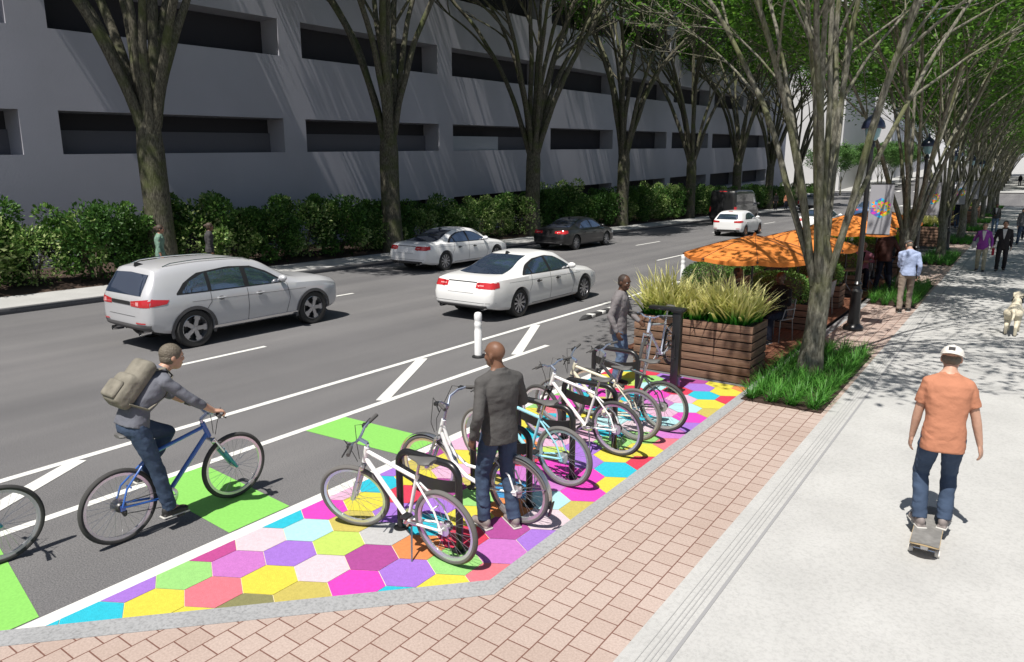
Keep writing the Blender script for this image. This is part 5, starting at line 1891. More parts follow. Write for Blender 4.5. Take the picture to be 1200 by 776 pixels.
    if hair in ('short', 'crop', 'bun', 'long', 'afro'):
        g = .010 if hair == 'short' else (.003 if hair == 'crop' else .014)
        c.sphere(hc + hup * .036 - fd * .020, (.0765 + g, .092 + g, .083 + g), 18, 12, rot=HRot)
        c.sphere(hc - hup * .012 - fd * .040, (.072 + g, .062 + g, .066 + g), 14, 10, rot=HRot)
        if hair == 'bun':
            c.sphere(hc + hup * .035 - fd * .135, .045, 12, 8)
        if hair == 'long':
            c.sphere(hc - hup * .09 - fd * .050, (.082, .058, .115), 14, 10, rot=HRot)
        if hair == 'afro':
            c.sphere(hc + hup * .05 - fd * .03, (.115, .115, .105), 14, 10, rot=HRot)
        vs, fs = remesh(c, max(.007, vox * .8), 1)
        o = MB(); o.add(vs, fs); o.build('hair', hairm, t, angle=180)
    elif hair in ('cap', 'cap_back'):
        s = 1 if hair == 'cap' else -1
        rows = []
        for i in range(9):
            p = R(-4 + 94 * i / 8)
            rows.append([hc + hup * (.040 + math.sin(p) * .084) + HRot @ V((math.cos(p) * .093 * math.cos(2 * PI * k / 24), math.cos(p) * .112 * math.sin(2 * PI * k / 24) - .006, 0)) for k in range(24)])
        c.loft(rows)
        rows = []
        for i in range(5):
            rad = i / 4
            row = []
            for k in range(11):
                a = R(lerp(28, 152, k / 10))
                rr_ = lerp(.104, .178 - .022 * abs(k - 5) / 5, rad)
                q = V((.86 * rr_ * math.cos(a) * lerp(1, .92, rad), s * rr_ * math.sin(a), .038 - .012 * rad - .10 * (math.cos(a) ** 2) * rad * .2))
                row.append(hc + HRot @ q)
            rows.append(row)
        th = [[p - hup * .005 for p in r] for r in rows]
        c.grid(rows); c.grid([list(reversed(r)) for r in th])
        c.sphere(hc + hup * .125 - fd * .006, .007, 8, 6)
        c.build('cap', hairm, t, angle=50, fix=True)
        if hair == 'cap':
            pass
        h2 = MB(); h2.sphere(hc - hup * .005 - fd * .030, (.078, .074, .062), 14, 10, rot=HRot)
        vs, fs = remesh(h2, .01, 1)
        o = MB(); o.add(vs, fs); o.build('hair', C_hairg if skin in (SK_light, SK_tan) else C_hair, t, angle=180)
        if extra == 'patch':
            o = MB()
            o.box(hc + HRot @ V((0, -.108, .078)), (.052, .004, .032), rot=HRot @ Matrix.Rotation(-.25, 3, 'X'), bev=.001)
            o.build('cap_patch', C_dkgrey, t)
    return t, dict(hc=hc, fd=fd, hup=hup, hr=hr, wrL=wrL, wrR=wrR, smid=smid, ch=ch, wst=wst, up=up, rightS=rightS, fwdS=fwdS, elL=elL, elR=elR, pel=pel, shL=shL, shR=shR)

def wl(root, p):
    """local point of a figure in world coordinates"""
    return Matrix.Translation(root.location) @ Matrix.Rotation(root.rotation_euler.z, 4, 'Z') @ Matrix.Diagonal((*root.scale, 1)) @ V(p)

# --- the cyclist and the rucksack
cy, J = make_person('cyclist in slate sweater and jeans riding the blue bicycle with a rucksack', (-6.32, 2.76, 0), 0,
                 pelvis=(0, .20, 1.085), lean=43, wrL=(-.27, .83, 1.085), wrR=(.27, .83, 1.085), poleL=(-1, -.3, -.4), poleR=(1, -.3, -.4),
                 ankL=(-.115, .30, .545), ankR=(.115, .40, .215), toeL=(0, 1, -.12), toeR=(0, 1, -.05), kneeL=(-.1, 1, .3), kneeR=(.1, 1, .3),
                 face_yaw=-14, face_pitch=-10, head_fwd=.05, skin=SK_light, top=C_slate, sleeve='elbow', bottom=C_jeans, shoe=C_shoe, hair='short', hairm=C_hairg,
                 vox=.009, curlL=1.1, curlR=1.1, palmL=(0, .1, -1), palmR=(0, .1, -1), hand_dL=(-.25, .95, -.2), hand_dR=(.25, .95, -.2), hem=-.02)
bp = thing('backpack', 'worn beige canvas rucksack on the back of the cyclist', 'backpack', (-6.32, 2.76, 0))
c = MB()
u_, f_, r_ = J['up'], J['fwdS'], J['rightS']
rot = Matrix((r_, f_, u_)).transposed()
ctr = J['ch'] - u_ * .07 - f_ * .195
c.box(ctr + u_ * .03 + f_ * .035, (.30, .13, .48), rot=rot, bev=.05)
c.box(ctr - u_ * .05 - f_ * .01, (.29, .15, .30), rot=rot, bev=.06)
c.sphere(ctr + u_ * .16 + f_ * .03, (.145, .07, .11), 18, 12, rot=rot)
v_, fc_ = remesh(c, .012, 4)
o = MB(); o.add(v_, fc_); o.build('pack', C_canvas, bp, angle=180)
c = MB(); c.box(ctr - u_ * .085 - f_ * .085, (.22, .05, .17), rot=rot, bev=.022); c.sphere(ctr - u_ * .085 - f_ * .07, (.10, .045, .07), 16, 10, rot=rot); v_, fc_ = remesh(c, .01, 2)
o = MB(); o.add(v_, fc_); o.build('front_pocket', C_canvas, bp, angle=180)
for s in (-1, 1):
    c = MB()
    sh_ = J['smid'] + r_ * s * .115
    c.tube([ctr + u_ * .17 + r_ * s * .07 + f_ * .05, sh_ + u_ * .078 - f_ * .045, sh_ + u_ * .058 + f_ * .055, J['ch'] + r_ * s * .14 + f_ * .10, J['wst'] + r_ * s * .165 + u_ * .02 + f_ * .02, ctr - u_ * .15 + r_ * s * .14 + f_ * .05],
           .024, 8, flat=.35, up=r_)
    c.build('strap', C_canvas, bp)
c = MB(); c.tube([ctr + u_ * .21 - r_ * .03 + f_ * .04, ctr + u_ * .245 + f_ * .03, ctr + u_ * .21 + r_ * .03 + f_ * .04], .009, 6); c.build('grab_handle', C_canvas, bp)

# --- two people at the bicycles
make_person('bald person in a dark grey jacket and jeans, standing with back turned among the bicycles', (-3.70, 4.99, .012), R(68),
            lean=1, skin=SK_brown, top=C_jacket, bottom=C_jeans, shoe=C_shoeg, hair='none', vox=.009, wrR=(.16, .27, 1.07), poleR=(1, -.8, -.3), wrL=(-.275, .0, .905),
            face_yaw=22, face_pitch=-3, ankL=(-.13, .06, .085), ankR=(.12, -.06, .085), scale=1.03, hem=-.12, curlL=.6)
make_person('close-cropped person in a mauve grey pullover and jeans, standing at the repair stand', (-4.97, 9.86, .012), R(-78),
            lean=3, skin=SK_dark, top=C_lav, bottom=C_jeansl, shoe=C_shoe, hair='crop', hairm=C_stub, vox=.010, wrL=(-.10, .30, 1.02), poleL=(-1, -.6, -.8),
            wrR=(.27, .05, .90), face_yaw=-22, face_pitch=-10, scale=1.03, collar=False, hem=-.12)

# --- skateboarder
sk, J = make_person('skateboarder in an orange tee, jeans and white cap, seen from behind', (-.335, 6.92, KERB + .125), R(12),
            pelvis=(0, -.05, .895), lean=13, wrL=(-.225, .10, .80), wrR=(.30, .03, .79), poleL=(-.8, -1, .1), poleR=(.8, -1, .1), skin=SK_light, top=C_orange, sleeve='short',
            bottom=C_jeans, shoe=C_shoeg, hair='cap_back', hairm=C_capw, vox=.009, face_pitch=-20, face_yaw=-14, ankL=(-.10, -.03, .075), ankR=(.10, .02, .075), toeL=(-.25, 1, 0), toeR=(.35, 1, 0),
            extra='patch', scale=.97, curlL=.35, curlR=.4, hem=-.15, collar=False, palmR=(-1, .5, .2), sw_f=.84)
t = thing('skateboard', 'grey gripped skateboard under the feet of the rider in orange', 'skateboard', (-.345, 6.80, KERB), R(1))
c = MB(); rows = []
for i in range(21):
    q = -1 + 2 * i / 20
    y = q * .42
    z = .098 + (.055 * max(0, (abs(q) - .68) / .32) ** 1.5)
    w_ = .112 * (1 - max(0, (abs(q) - .72) / .28) ** 2.6) ** .5 if abs(q) < 1 else .02
    w_ = max(w_, .025)
    rows.append([(-w_, y, z), (w_, y, z), (w_, y, z + .012), (-w_, y, z + .012)])
c.loft(rows)
c.build('deck', mat('skate_ply', (.48, .36, .20), .5), t, fix=True)
c = MB(); c.grid([[(r[3][0] * .97, r[3][1], r[3][2] + .003), (r[2][0] * .97, r[2][1], r[2][2] + .003)] for r in rows]); c.build('grip_tape', mat('grip_tape', (.20, .195, .185), .9, var=.3, vscale=14), t)
for y in (-.25, .25):
    c = MB(); c.tube([(-.09, y, .045), (.09, y, .045)], .012, 8); c.box((0, y, .07), (.06, .07, .05), bev=.01); tr_ = c.build('truck', M_steel, t)
    for s in (-1, 1):
        c = MB(); c.lathe([(.012, -.018), (.028, -.018), (.030, 0), (.028, .018), (.012, .018)], (s * .10, y, .030), 16, 'X'); c.build('wheel', C_capw, tr_)

# --- person with a phone
ph, J = make_person('person in pale blue shirt and khaki trousers looking at a phone by the grass', (-2.08, 19.25, KERB), R(14), lean=3, skin=SK_light, top=C_sky, bottom=C_khaki, shoe=C_shoe,
            hair='cap', hairm=C_capg, vox=.012, face_pitch=-38, face_yaw=24, wrL=(-.10, .27, 1.04), poleL=(-.35, -1, -.3), wrR=(.235, .06, .885), ankL=(-.12, -.22, .10), ankR=(.11, .10, .085), scale=1.0, hem=-.07)
t = thing('phone', 'phone held low by the person in the pale blue shirt', 'phone', wl(ph, J['wrL'] + V((.03, .10, .03))), R(14))
c = MB(); c.box((0, 0, 0), (.075, .15, .01), rot=Matrix.Rotation(.6, 3, 'X'), bev=.004); c.build('case', M_trim, t)
c = MB(); c.box((0, 0, .0), (.068, .14, .002), rot=Matrix.Rotation(.6, 3, 'X')); c.xf(Matrix.Translation(V((0, -.004, .0062)))); c.build('screen', M_glass, t)

# --- the couple and others along the pavement
wo, J = make_person('person in a purple cardigan and beige trousers carrying a shoulder bag on the pavement', (-1.00, 29.5, KERB), PI, lean=1, skin=SK_light, top=C_purple, bottom=C_beige, shoe=C_shoe, hair='short',
            hairm=C_hairg, vox=.014, female=True, belly=.035, open_front=C_white, wrL=(-.27, .03, .90), wrR=(.30, .06, .92), ankL=(-.1, .10, .085), ankR=(.1, -.12, .10), scale=.96, hem=-.16)
t = thing('handbag', 'pale grey shoulder bag of the person in the purple cardigan', 'bag', wl(wo, (.27, .03, .96)), PI)
c = MB(); c.box((0, 0, 0), (.13, .30, .24), bev=.05); c.build('pouch', cloth('bag_grey', (.36, .35, .36)), t)
c = MB(); c.tube([(0, .11, .1), (-.06, .05, .42), (-.06, -.05, .42), (0, -.11, .1)], .012, 6); c.build('strap', C_dkgrey, t)
su, J = make_person('person in a dark suit walking beside the purple cardigan', (-.43, 29.9, KERB), PI, lean=1, skin=SK_tan, top=C_suit, bottom=C_suit, shoe=C_shoe, hair='short', vox=.014, open_front=C_white,
            ankL=(-.1, -.14, .11), ankR=(.1, .14, .085), wrR=(.26, .16, .92), scale=1.0, hem=-.19)
t = thing('carrier_bag', 'small red bag carried between the couple', 'bag', wl(su, J['wrR'] + V((0, .03, -.24))), PI)
c = MB(); c.box((0, 0, 0), (.08, .20, .24), bev=.02); c.build('pouch', C_red, t)
c = MB(); c.tube([(0, .06, .11), (0, .04, .2), (0, -.04, .2), (0, -.06, .11)], .008, 6); c.build('handle', C_red, t)
make_person('person in a black leather jacket and jeans farther up the pavement', (-1.30, 51.5, KERB), PI, skin=SK_brown, top=C_leather, bottom=C_jeansl, shoe=C_shoe, hair='short', vox=.02, female=True, open_front=C_white,
            ankL=(-.1, .12, .085), ankR=(.1, -.12, .1), wrR=(.08, .26, 1.05), poleR=(1, -.6, -.3), scale=1.0)
make_person('person in a grey hoodie and jeans at the right edge of the picture', (.10, 42.6, KERB), PI, skin=SK_tan, top=C_hoodie, bottom=C_jeans, shoe=C_shoe, hair='cap', hairm=C_capg, vox=.018, ankL=(-.16, .05, .085), ankR=(.16, -.05, .085), scale=1.06, loose=1.08, open_front=C_dkgrey)
make_person('companion half hidden behind the grey hoodie', (.02, 46.5, KERB), PI, skin=SK_light, top=C_brownj, bottom=C_navy, hair='long', hairm=C_hairb, vox=.02, female=True, scale=.93)
make_person('tall person in dark jacket and jeans standing by the planters far up the pavement', (-3.42, 54.6, KERB), R(40), skin=SK_brown, top=C_navy, bottom=C_jeans, hair='crop', hairm=C_stub, vox=.02, scale=1.05)
make_person('shorter person in a brown jacket next to the tall one by the planters', (-3.95, 55.4, KERB), R(-60), skin=SK_brown, top=C_brownj, bottom=C_black, hair='bun', vox=.02, female=True, scale=.94)
make_person('lone figure in dark clothes far up the pavement beyond the cross street', (-1.1, 150, gz(150) + .12), PI, skin=SK_brown, top=C_black, bottom=C_navy, vox=.03, scale=1.1)
make_person('person with dark hair and sage green hoodie walking past the hedge', (-20.85, 11.15, KERB), R(-35), skin=SK_tan, top=C_sage, sleeve='elbow', bottom=C_jeansl, hair='bun', hairm=C_hairb, vox=.014, female=True, ankL=(-.1, .15, .085), ankR=(.1, -.15, .1), scale=1.04, hem=-.10)
make_person('person in a dark grey hooded top walking past the hedge', (-20.85, 12.75, KERB), R(-30), skin=SK_brown, top=C_dkgrey, bottom=C_navy, hair='bun', hairm=C_hairb, vox=.014, female=True, ankL=(-.1, -.15, .1), ankR=(.1, .15, .085), scale=1.03, hem=-.10)
make_person('person in orange beside the pickup truck at the hedge', (-20.6, 79.0, KERB), PI, skin=SK_tan, top=C_orange, bottom=C_navy, vox=.03, scale=1.0)
make_person('person in black beside the one in orange at the hedge', (-21.0, 76.5, KERB), PI, skin=SK_brown, top=C_black, bottom=C_black, vox=.03, scale=1.0)

# --- seated and standing guests of the terrace
SIT = dict(pelvis=(0, -.02, .56), kneeL=(-.1, 1, .6), kneeR=(.1, 1, .6), ankL=(-.11, .38, .085), ankR=(.11, .34, .085))
seat1, J = make_person('person in a black jacket seated under the nearest orange parasol, facing the street end', (-3.70, 14.20, .12), R(160), skin=SK_dark, top=C_black, bottom=C_navy, hair='crop', hairm=C_stub, vox=.012, lean=-3,
            wrL=(-.13, .27, .70), wrR=(.13, .27, .70), poleL=(-1, -.4, -.4), poleR=(1, -.4, -.4), **SIT)
make_person('person in a grey sweater hunched over the table under the nearest parasol', (-5.15, 15.1, .12), R(-75), skin=SK_brown, top=C_hoodie, bottom=C_navy, hair='crop', hairm=C_stub, vox=.014, lean=36,
            wrL=(-.2, .52, .88), wrR=(.2, .52, .88), poleL=(-1, -.2, -.5), poleR=(1, -.2, -.5), **SIT)
make_person('grey haired person in a dark waistcoat and pink sleeves seated at the terrace', (-3.62, 22.6, .12), R(190), skin=SK_tan, top=C_pink, bottom=C_navy, hair='crop', hairm=C_hairg, vox=.014, lean=2,
            wrL=(-.15, .30, .82), wrR=(.18, .34, .86), poleL=(-1, -.3, -.4), poleR=(1, -.3, -.4), open_front=C_black, **SIT)
make_person('person in a lilac top seated at the second parasol, mostly behind the nearest tree', (-3.60, 17.6, .12), R(90), skin=SK_light, top=cloth('lilac', (.38, .28, .55)), bottom=C_black, hair='crop', hairm=C_hairb, vox=.014, lean=4,
            wrL=(-.15, .34, .84), wrR=(.15, .34, .84), poleL=(-1, -.3, -.4), poleR=(1, -.3, -.4), **SIT)
make_person('person in a maroon jacket and dark trousers standing at the terrace', (-3.0, 22.2, KERB), R(-8), skin=SK_brown, top=C_brownj, bottom=C_navy, hair='afro', vox=.014, ankL=(-.14, -.12, .085), ankR=(.13, .10, .085), scale=1.05, wrR=(.2, .22, 1.0), poleR=(1, -.7, -.2))
make_person('companion standing just beyond the maroon jacket', (-3.0, 23.3, KERB), R(100), skin=SK_tan, top=C_black, bottom=C_jeans, hair='afro', vox=.016, scale=1.0, female=True)

# --- dog on a lead
t = thing('dog', 'cream coloured dog on a dark lead walking up the pavement', 'dog', (.10, 17.75, KERB), R(-4))
c = MB()
rings = []
for y, z, w_, h_ in ((-.33, .50, .05, .06), (-.27, .48, .11, .12), (-.10, .46, .115, .135), (.10, .455, .13, .165), (.24, .48, .12, .16), (.33, .52, .08, .11), (.36, .54, .04, .05)):
    rings.append([(w_ * math.cos(2 * PI * k / 16), y, z + h_ * math.sin(2 * PI * k / 16)) for k in range(16)])
c.loft(rings)
limb(c, [V((0, .27, .54)), V((0, .36, .68)), V((0, .41, .74))], [.10, .075, .07])
c.sphere((0, .43, .755), (.075, .095, .075), 12, 10)
limb(c, [V((0, .48, .74)), V((0, .60, .71))], [.05, .034])
for s in (-1, 1):
    c.sphere((s * .075, .41, .75), (.02, .042, .065), 10, 8)
    limb(c, [V((s * .08, .25, .45)), V((s * .085, .22, .28)), V((s * .085, .24 + .05 * s, .10)), V((s * .085, .26 + .05 * s, .03))], [.07, .045, .032, .034])
    limb(c, [V((s * .075, -.24, .46)), V((s * .09, -.14 - .04 * s, .32)), V((s * .085, -.30 - .05 * s, .19)), V((s * .085, -.27 - .05 * s, .04)), V((s * .085, -.22 - .05 * s, .03))], [.095, .065, .036, .030, .030])
limb(c, [V((0, -.32, .53)), V((.02, -.42, .50)), V((.03, -.52, .42)), V((.02, -.58, .36))], [.035, .030, .024, .012])
v_, fc_ = remesh(c, .012, 3)
o = MB(); o.add(v_, fc_)
o.build('body', mat('dog_fur', (.66, .60, .46), .9, var=.15, vscale=7, bump=.8, bscale=60), t, angle=180)
c = MB(); c.torus((0, .335, .64), .088, .012, 24, 8, 'Y'); o = c.build('collar', C_black, t)
t = thing('dog_lead', 'dark lead running up from the collar of the dog', 'lead', (.10, 17.75, KERB), R(-4))
c = MB(); c.tube([(.03, .30, .74), (.35, .33, .78), (.8, .34, .92), (1.3, .33, 1.12)], .008, 6); c.build('strap', C_black, t)
# ------------------------------------------------------------------ terrace, planters, parasols, lamps, grass beds
def wood_mat(name, c1, c2, ax='X'):
    m, nt, b = _nt(name)
    tc = nt.nodes.new('ShaderNodeTexCoord')
    mp = nt.nodes.new('ShaderNodeMapping')
    mp.inputs['Scale'].default_value = (1.2, 14, 14) if ax == 'X' else (14, 1.2, 14)
    nt.links.new(tc.outputs['Object'], mp.inputs['Vector'])
    n = nt.nodes.new('ShaderNodeTexNoise'); n.inputs['Scale'].default_value = 3; n.inputs['Detail'].default_value = 7; n.inputs['Distortion'].default_value = .6
    nt.links.new(mp.outputs['Vector'], n.inputs['Vector'])
    g = nt.nodes.new('ShaderNodeNewGeometry')
    r = nt.nodes.new('ShaderNodeValToRGB'); r.color_ramp.elements[0].position = .32; r.color_ramp.elements[1].position = .68
    r.color_ramp.elements[0].color = rgba(c2); r.color_ramp.elements[1].color = rgba(c1)
    nt.links.new(n.outputs['Fac'], r.inputs['Fac'])
    h = nt.nodes.new('ShaderNodeHueSaturation')
    mr = nt.nodes.new('ShaderNodeMapRange'); mr.inputs['To Min'].default_value = .72; mr.inputs['To Max'].default_value = 1.2
    nt.links.new(g.outputs['Random Per Island'], mr.inputs['Value']); nt.links.new(mr.outputs['Result'], h.inputs['Value'])
    nt.links.new(r.outputs['Color'], h.inputs['Color']); nt.links.new(h.outputs['Color'], b.inputs['Base Color'])
    b.inputs['Roughness'].default_value = .7
    b.inputs['Specular IOR Level'].default_value = .25
    bp = nt.nodes.new('ShaderNodeBump'); bp.inputs['Strength'].default_value = .3; bp.inputs['Distance'].default_value = .01
    nt.links.new(n.outputs['Fac'], bp.inputs['Height']); nt.links.new(bp.outputs['Normal'], b.inputs['Normal'])
    MATS[name] = m
    return m
M_wood = wood_mat('cedar_board', (.25, .155, .105), (.14, .08, .055))
M_wood2 = wood_mat('cedar_board_end', (.24, .145, .095), (.13, .075, .05), 'Y')
M_deck = wood_mat('deck_board', (.23, .105, .062), (.13, .055, .034), 'Y')
M_gap = mat('board_gap', (.012, .009, .008), .9)
M_plume = leaf_mat('plume_grass', [(0, (.03, .20, .015)), (.16, (.07, .30, .03)), (.30, (.50, .54, .15)), (.7, (.80, .76, .33)), (1, (.86, .83, .48))], .35, .6, 'grad')
M_plumeg = leaf_mat('yellow_green_grass', [(0, (.03, .18, .015)), (.3, (.16, .30, .02)), (1, (.42, .44, .05))], .35, .6, 'grad')
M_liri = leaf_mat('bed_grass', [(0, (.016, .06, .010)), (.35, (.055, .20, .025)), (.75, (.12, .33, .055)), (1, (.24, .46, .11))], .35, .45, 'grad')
M_box = leaf_mat('boxwood_leaves', [(0, (.06, .15, .03)), (.6, (.13, .27, .055)), (1, (.30, .44, .13))], .25)
M_orange = mat('parasol_canvas', (.86, .285, .055), .8, var=.14, vscale=2.2)
_nt_ = M_orange.node_tree
_b = _nt_.nodes['Principled BSDF']; _tl = _nt_.nodes.new('ShaderNodeBsdfTranslucent'); _mx = _nt_.nodes.new('ShaderNodeMixShader')
_mx.inputs['Fac'].default_value = .3; _tl.inputs['Color'].default_value = (.86, .29, .05, 1)
_nt_.links.new(_b.outputs['BSDF'], _mx.inputs[1]); _nt_.links.new(_tl.outputs['BSDF'], _mx.inputs[2]); _nt_.links.new(_mx.outputs['Shader'], _nt_.nodes['Material Output'].inputs['Surface'])
M_seamd = mat('parasol_seam', (.10, .045, .03), .8)
M_mesh = mat('chair_steel', (.24, .24, .25), .4, .7)

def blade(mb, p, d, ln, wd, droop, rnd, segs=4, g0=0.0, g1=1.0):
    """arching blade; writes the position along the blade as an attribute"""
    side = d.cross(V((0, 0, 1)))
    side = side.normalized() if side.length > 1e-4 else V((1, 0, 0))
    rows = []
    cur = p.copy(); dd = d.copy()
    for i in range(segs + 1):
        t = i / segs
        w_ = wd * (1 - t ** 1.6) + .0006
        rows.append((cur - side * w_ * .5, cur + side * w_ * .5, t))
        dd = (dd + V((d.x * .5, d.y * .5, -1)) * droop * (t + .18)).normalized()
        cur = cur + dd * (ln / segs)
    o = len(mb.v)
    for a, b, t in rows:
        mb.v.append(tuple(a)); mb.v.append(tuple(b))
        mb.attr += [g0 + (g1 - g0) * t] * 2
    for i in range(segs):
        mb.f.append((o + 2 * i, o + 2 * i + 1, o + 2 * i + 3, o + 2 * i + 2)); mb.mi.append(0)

def plume_mesh(seed, n=85, h=.84, spread=1.0, wd=.052):
    rnd = random.Random(seed); mb = MB(); mb.attr = []
    for k in range(n):
        a = rnd.random() * 6.28
        tl = rnd.random() ** .7 * spread
        d = V((math.cos(a) * tl, math.sin(a) * tl, 1)).normalized()
        blade(mb, V((rnd.gauss(0, .07), rnd.gauss(0, .07), 0)), d, h * rnd.uniform(.55, 1.15), wd * rnd.uniform(.7, 1.4), rnd.uniform(.06, .24), rnd, 6, 0, rnd.uniform(.75, 1.0))
    return mb
def low_tuft(seed, n=70, h=.30):
    rnd = random.Random(seed); mb = MB(); mb.attr = []
    for k in range(n):
        a = rnd.random() * 6.28
        d = V((math.cos(a) * .55, math.sin(a) * .55, 1)).normalized()
        blade(mb, V((rnd.gauss(0, .05), rnd.gauss(0, .05), 0)), d, h * rnd.uniform(.6, 1.2), .014, .25, rnd, 3, 0, .25)
    return mb
PLUME = [plume_mesh(s).mesh('foliage', [M_plume], False) for s in (1, 2, 3)]
PLUMEG = [plume_mesh(s, 110, .7).mesh('foliage', [M_plumeg], False) for s in (5, 6)]

def planter(name, label, x0, x1, y0, y1, z0, h, group=None, bh=.118):
    """slatted timber planter box"""
    t = thing(name, label, 'planter', ((x0 + x1) / 2, (y0 + y1) / 2, z0), 0, group)
    w_, d_ = x1 - x0, y1 - y0
    m = MB(); m.box((0, 0, h / 2 - .01), (w_ - .05, d_ - .05, h - .03)); m.build('inner_box', M_gap, t, smooth=False)
    n = max(2, round(h / (bh + .014)))
    bh_ = h / n
    for sg in (-1, 1):
        m = MB()
        for i in range(n):
            m.box((0, sg * (d_ / 2 - .011), bh_ * (i + .5)), (w_, .022, bh_ - .024), bev=.003)
        m.build('side_boards', M_wood, t)
        m = MB()
        for i in range(n):
            m.box((sg * (w_ / 2 - .010), 0, bh_ * (i + .5)), (.022, d_ - .046, bh_ - .024), bev=.003)
        m.build('end_boards', M_wood2, t)
    m = MB(); m.box((0, 0, h - .05), (w_ - .06, d_ - .06, .03)); m.build('soil', M_soil, t, smooth=False)
    return t

def plumes(x0, x1, y0, y1, z, nx, ny, label, group, meshes=PLUME, seed=1, sc=1.0):
    rnd = random.Random(seed)
    k = 0
    for j in range(ny):
        for i in range(nx):
            x = lerp(x0, x1, (i + .5) / nx) + rnd.uniform(-.05, .05); y = lerp(y0, y1, (j + .5) / ny) + rnd.uniform(-.05, .05)
            o = link('plume_clump', meshes[k % len(meshes)], None, (x, y, z)); k += 1
            o.rotation_euler = (0, 0, rnd.uniform(0, 6.28)); s = sc * rnd.uniform(.85, 1.15); o.scale = (s, s, s)
            tag(o, label, 'ornamental grass', group)

planter('planter_box', 'long slatted timber planter closing the bike pad behind the repair stand', -5.28, -3.24, 11.08, 11.88, .0, .97)
plumes(-5.20, -3.34, 11.18, 11.80, .93, 7, 2, 'pale plumed grass in the planter behind the repair stand', 'plume grasses in the planter behind the repair stand', PLUME, 3, .92)

# raised timber deck
t = thing('timber_deck', 'red brown timber deck of the terrace beside the kerb', 'deck', (-5.08, 20.6, 0))
m = MB()
for i in range(18):
    x = -.73 + i * .149
    m.box((x, 0, .10), (.138, 17.2, .03))
for i in range(7):
    x = -1.773 + i * .149
    m.box((x, 2.35, .10), (.138, 12.5, .03))
m.build('boards', M_deck, t, smooth=False)
m = MB(); m.box((.53, 0, .04), (2.62, 17.18, .075)); m.box((-1.33, 2.35, .042), (1.02, 12.48, .075)); m.build('frame', M_gap, t, smooth=False)

def ball_mesh(seed, rx, ry, rz, n, leaf=.05):
    rnd = random.Random(seed); mb = MB()
    for k in range(n):
        d = rvec(rnd); e = 2.6
        s = (abs(d.x) ** e + abs(d.y) ** e + abs(d.z) ** e) ** (-1 / e)
        q = V((d.x * s * rx, d.y * s * ry, d.z * s * rz)) * rnd.uniform(.86, 1.04)
        dl = (d + rvec(rnd) * .9).normalized(); nn = (d + rvec(rnd) * .6).normalized()
        leaf_quad(mb, q, dl, nn, leaf * rnd.uniform(.7, 1.3), leaf * .6)
    return mb
BOX1 = ball_mesh(1, .62, .34, .34, 3600).mesh('foliage', [M_box], False)
BOX2 = ball_mesh(2, .45, 1.25, .34, 6500).mesh('foliage', [M_box], False)
core1 = MB(); core1.sphere((0, 0, 0), (.5, .27, .27), 14, 10); CORE1 = core1.mesh('stem', [M_twig])
core2 = MB(); core2.sphere((0, 0, 0), (.36, 1.08, .27), 14, 10); CORE2 = core2.mesh('stem', [M_twig])
def bush(label, loc, fol, core, group):
    t = thing('boxwood_bush', label, 'bush', loc, 0, group)
    link('foliage', fol, t); link('stem', core, t)
    return t
for i, (y, l, bl) in enumerate(((15.75, 'low timber planter on the deck behind the person in black', 'clipped bush behind the person in black, left of the nearest tree trunk'),
                           (18.95, 'low timber planter on the deck right of the nearest tree trunk', 'clipped bush with sunlit top, right of the nearest tree trunk'),
                           (21.4, 'low timber planter on the deck behind the first banner post', 'dark clipped bush behind the first banner post'),
                           (25.9, 'low timber planter beyond the seated person in pink sleeves', 'clipped bush beyond the seated person in pink sleeves'))):
    planter('planter_box', l, -4.75, -3.42, y - .32, y + .32, .117, .56, 'low planters across the deck')
    bush(bl, (-4.09, y, .93), BOX1, CORE1, 'bushes across the deck')
for i in range(4):
    y = 18.1 + i * 2.85
    planter('planter_box', 'low timber planter along the road edge of the deck', -6.95, -6.1, y - 1.38, y + 1.38, 0.0, .58, 'planters along the road edge of the deck')
    bush('long clipped bush in the planters along the road edge of the deck', (-6.52, y, .80), BOX2, CORE2, 'bushes along the road edge of the deck')
planter('planter_box', 'timber planter of yellow green grass at the far end of the deck', -5.9, -3.4, 28.6, 29.3, .0, .97)
plumes(-5.8, -3.5, 28.7, 29.2, .92, 6, 1, 'yellow green grass in the planter at the far end of the deck', 'yellow green grasses at the far end of the deck', PLUMEG, 9)
planter('planter_box', 'slatted timber planter of pale grass beyond the second banner post', -4.9, -2.86, 38.9, 39.7, .1, .95)
plumes(-4.8, -2.96, 39.0, 39.6, 1.0, 5, 1, 'pale grass in the planter beyond the second banner post', 'pale grasses beyond the second banner post', PLUME, 11, 1.05)
planter('planter_box', 'timber planter far up the pavement beside the standing pair', -4.9, -2.95, 59.5, 63.0, .1, .95)
plumes(-4.7, -3.1, 59.6, 62.8, 1.0, 2, 3, 'grass in the planter far up the pavement', 'grasses far up the pavement', PLUMEG, 12, 1.0)
planter('planter_box', 'most distant timber planter before the cross street', -4.9, -2.95, 70.5, 74.0, .1, .95)
plumes(-4.7, -3.1, 70.6, 73.8, 1.0, 2, 3, 'grass in the most distant planter', 'grasses in the most distant planter', PLUME, 13, 1.0)

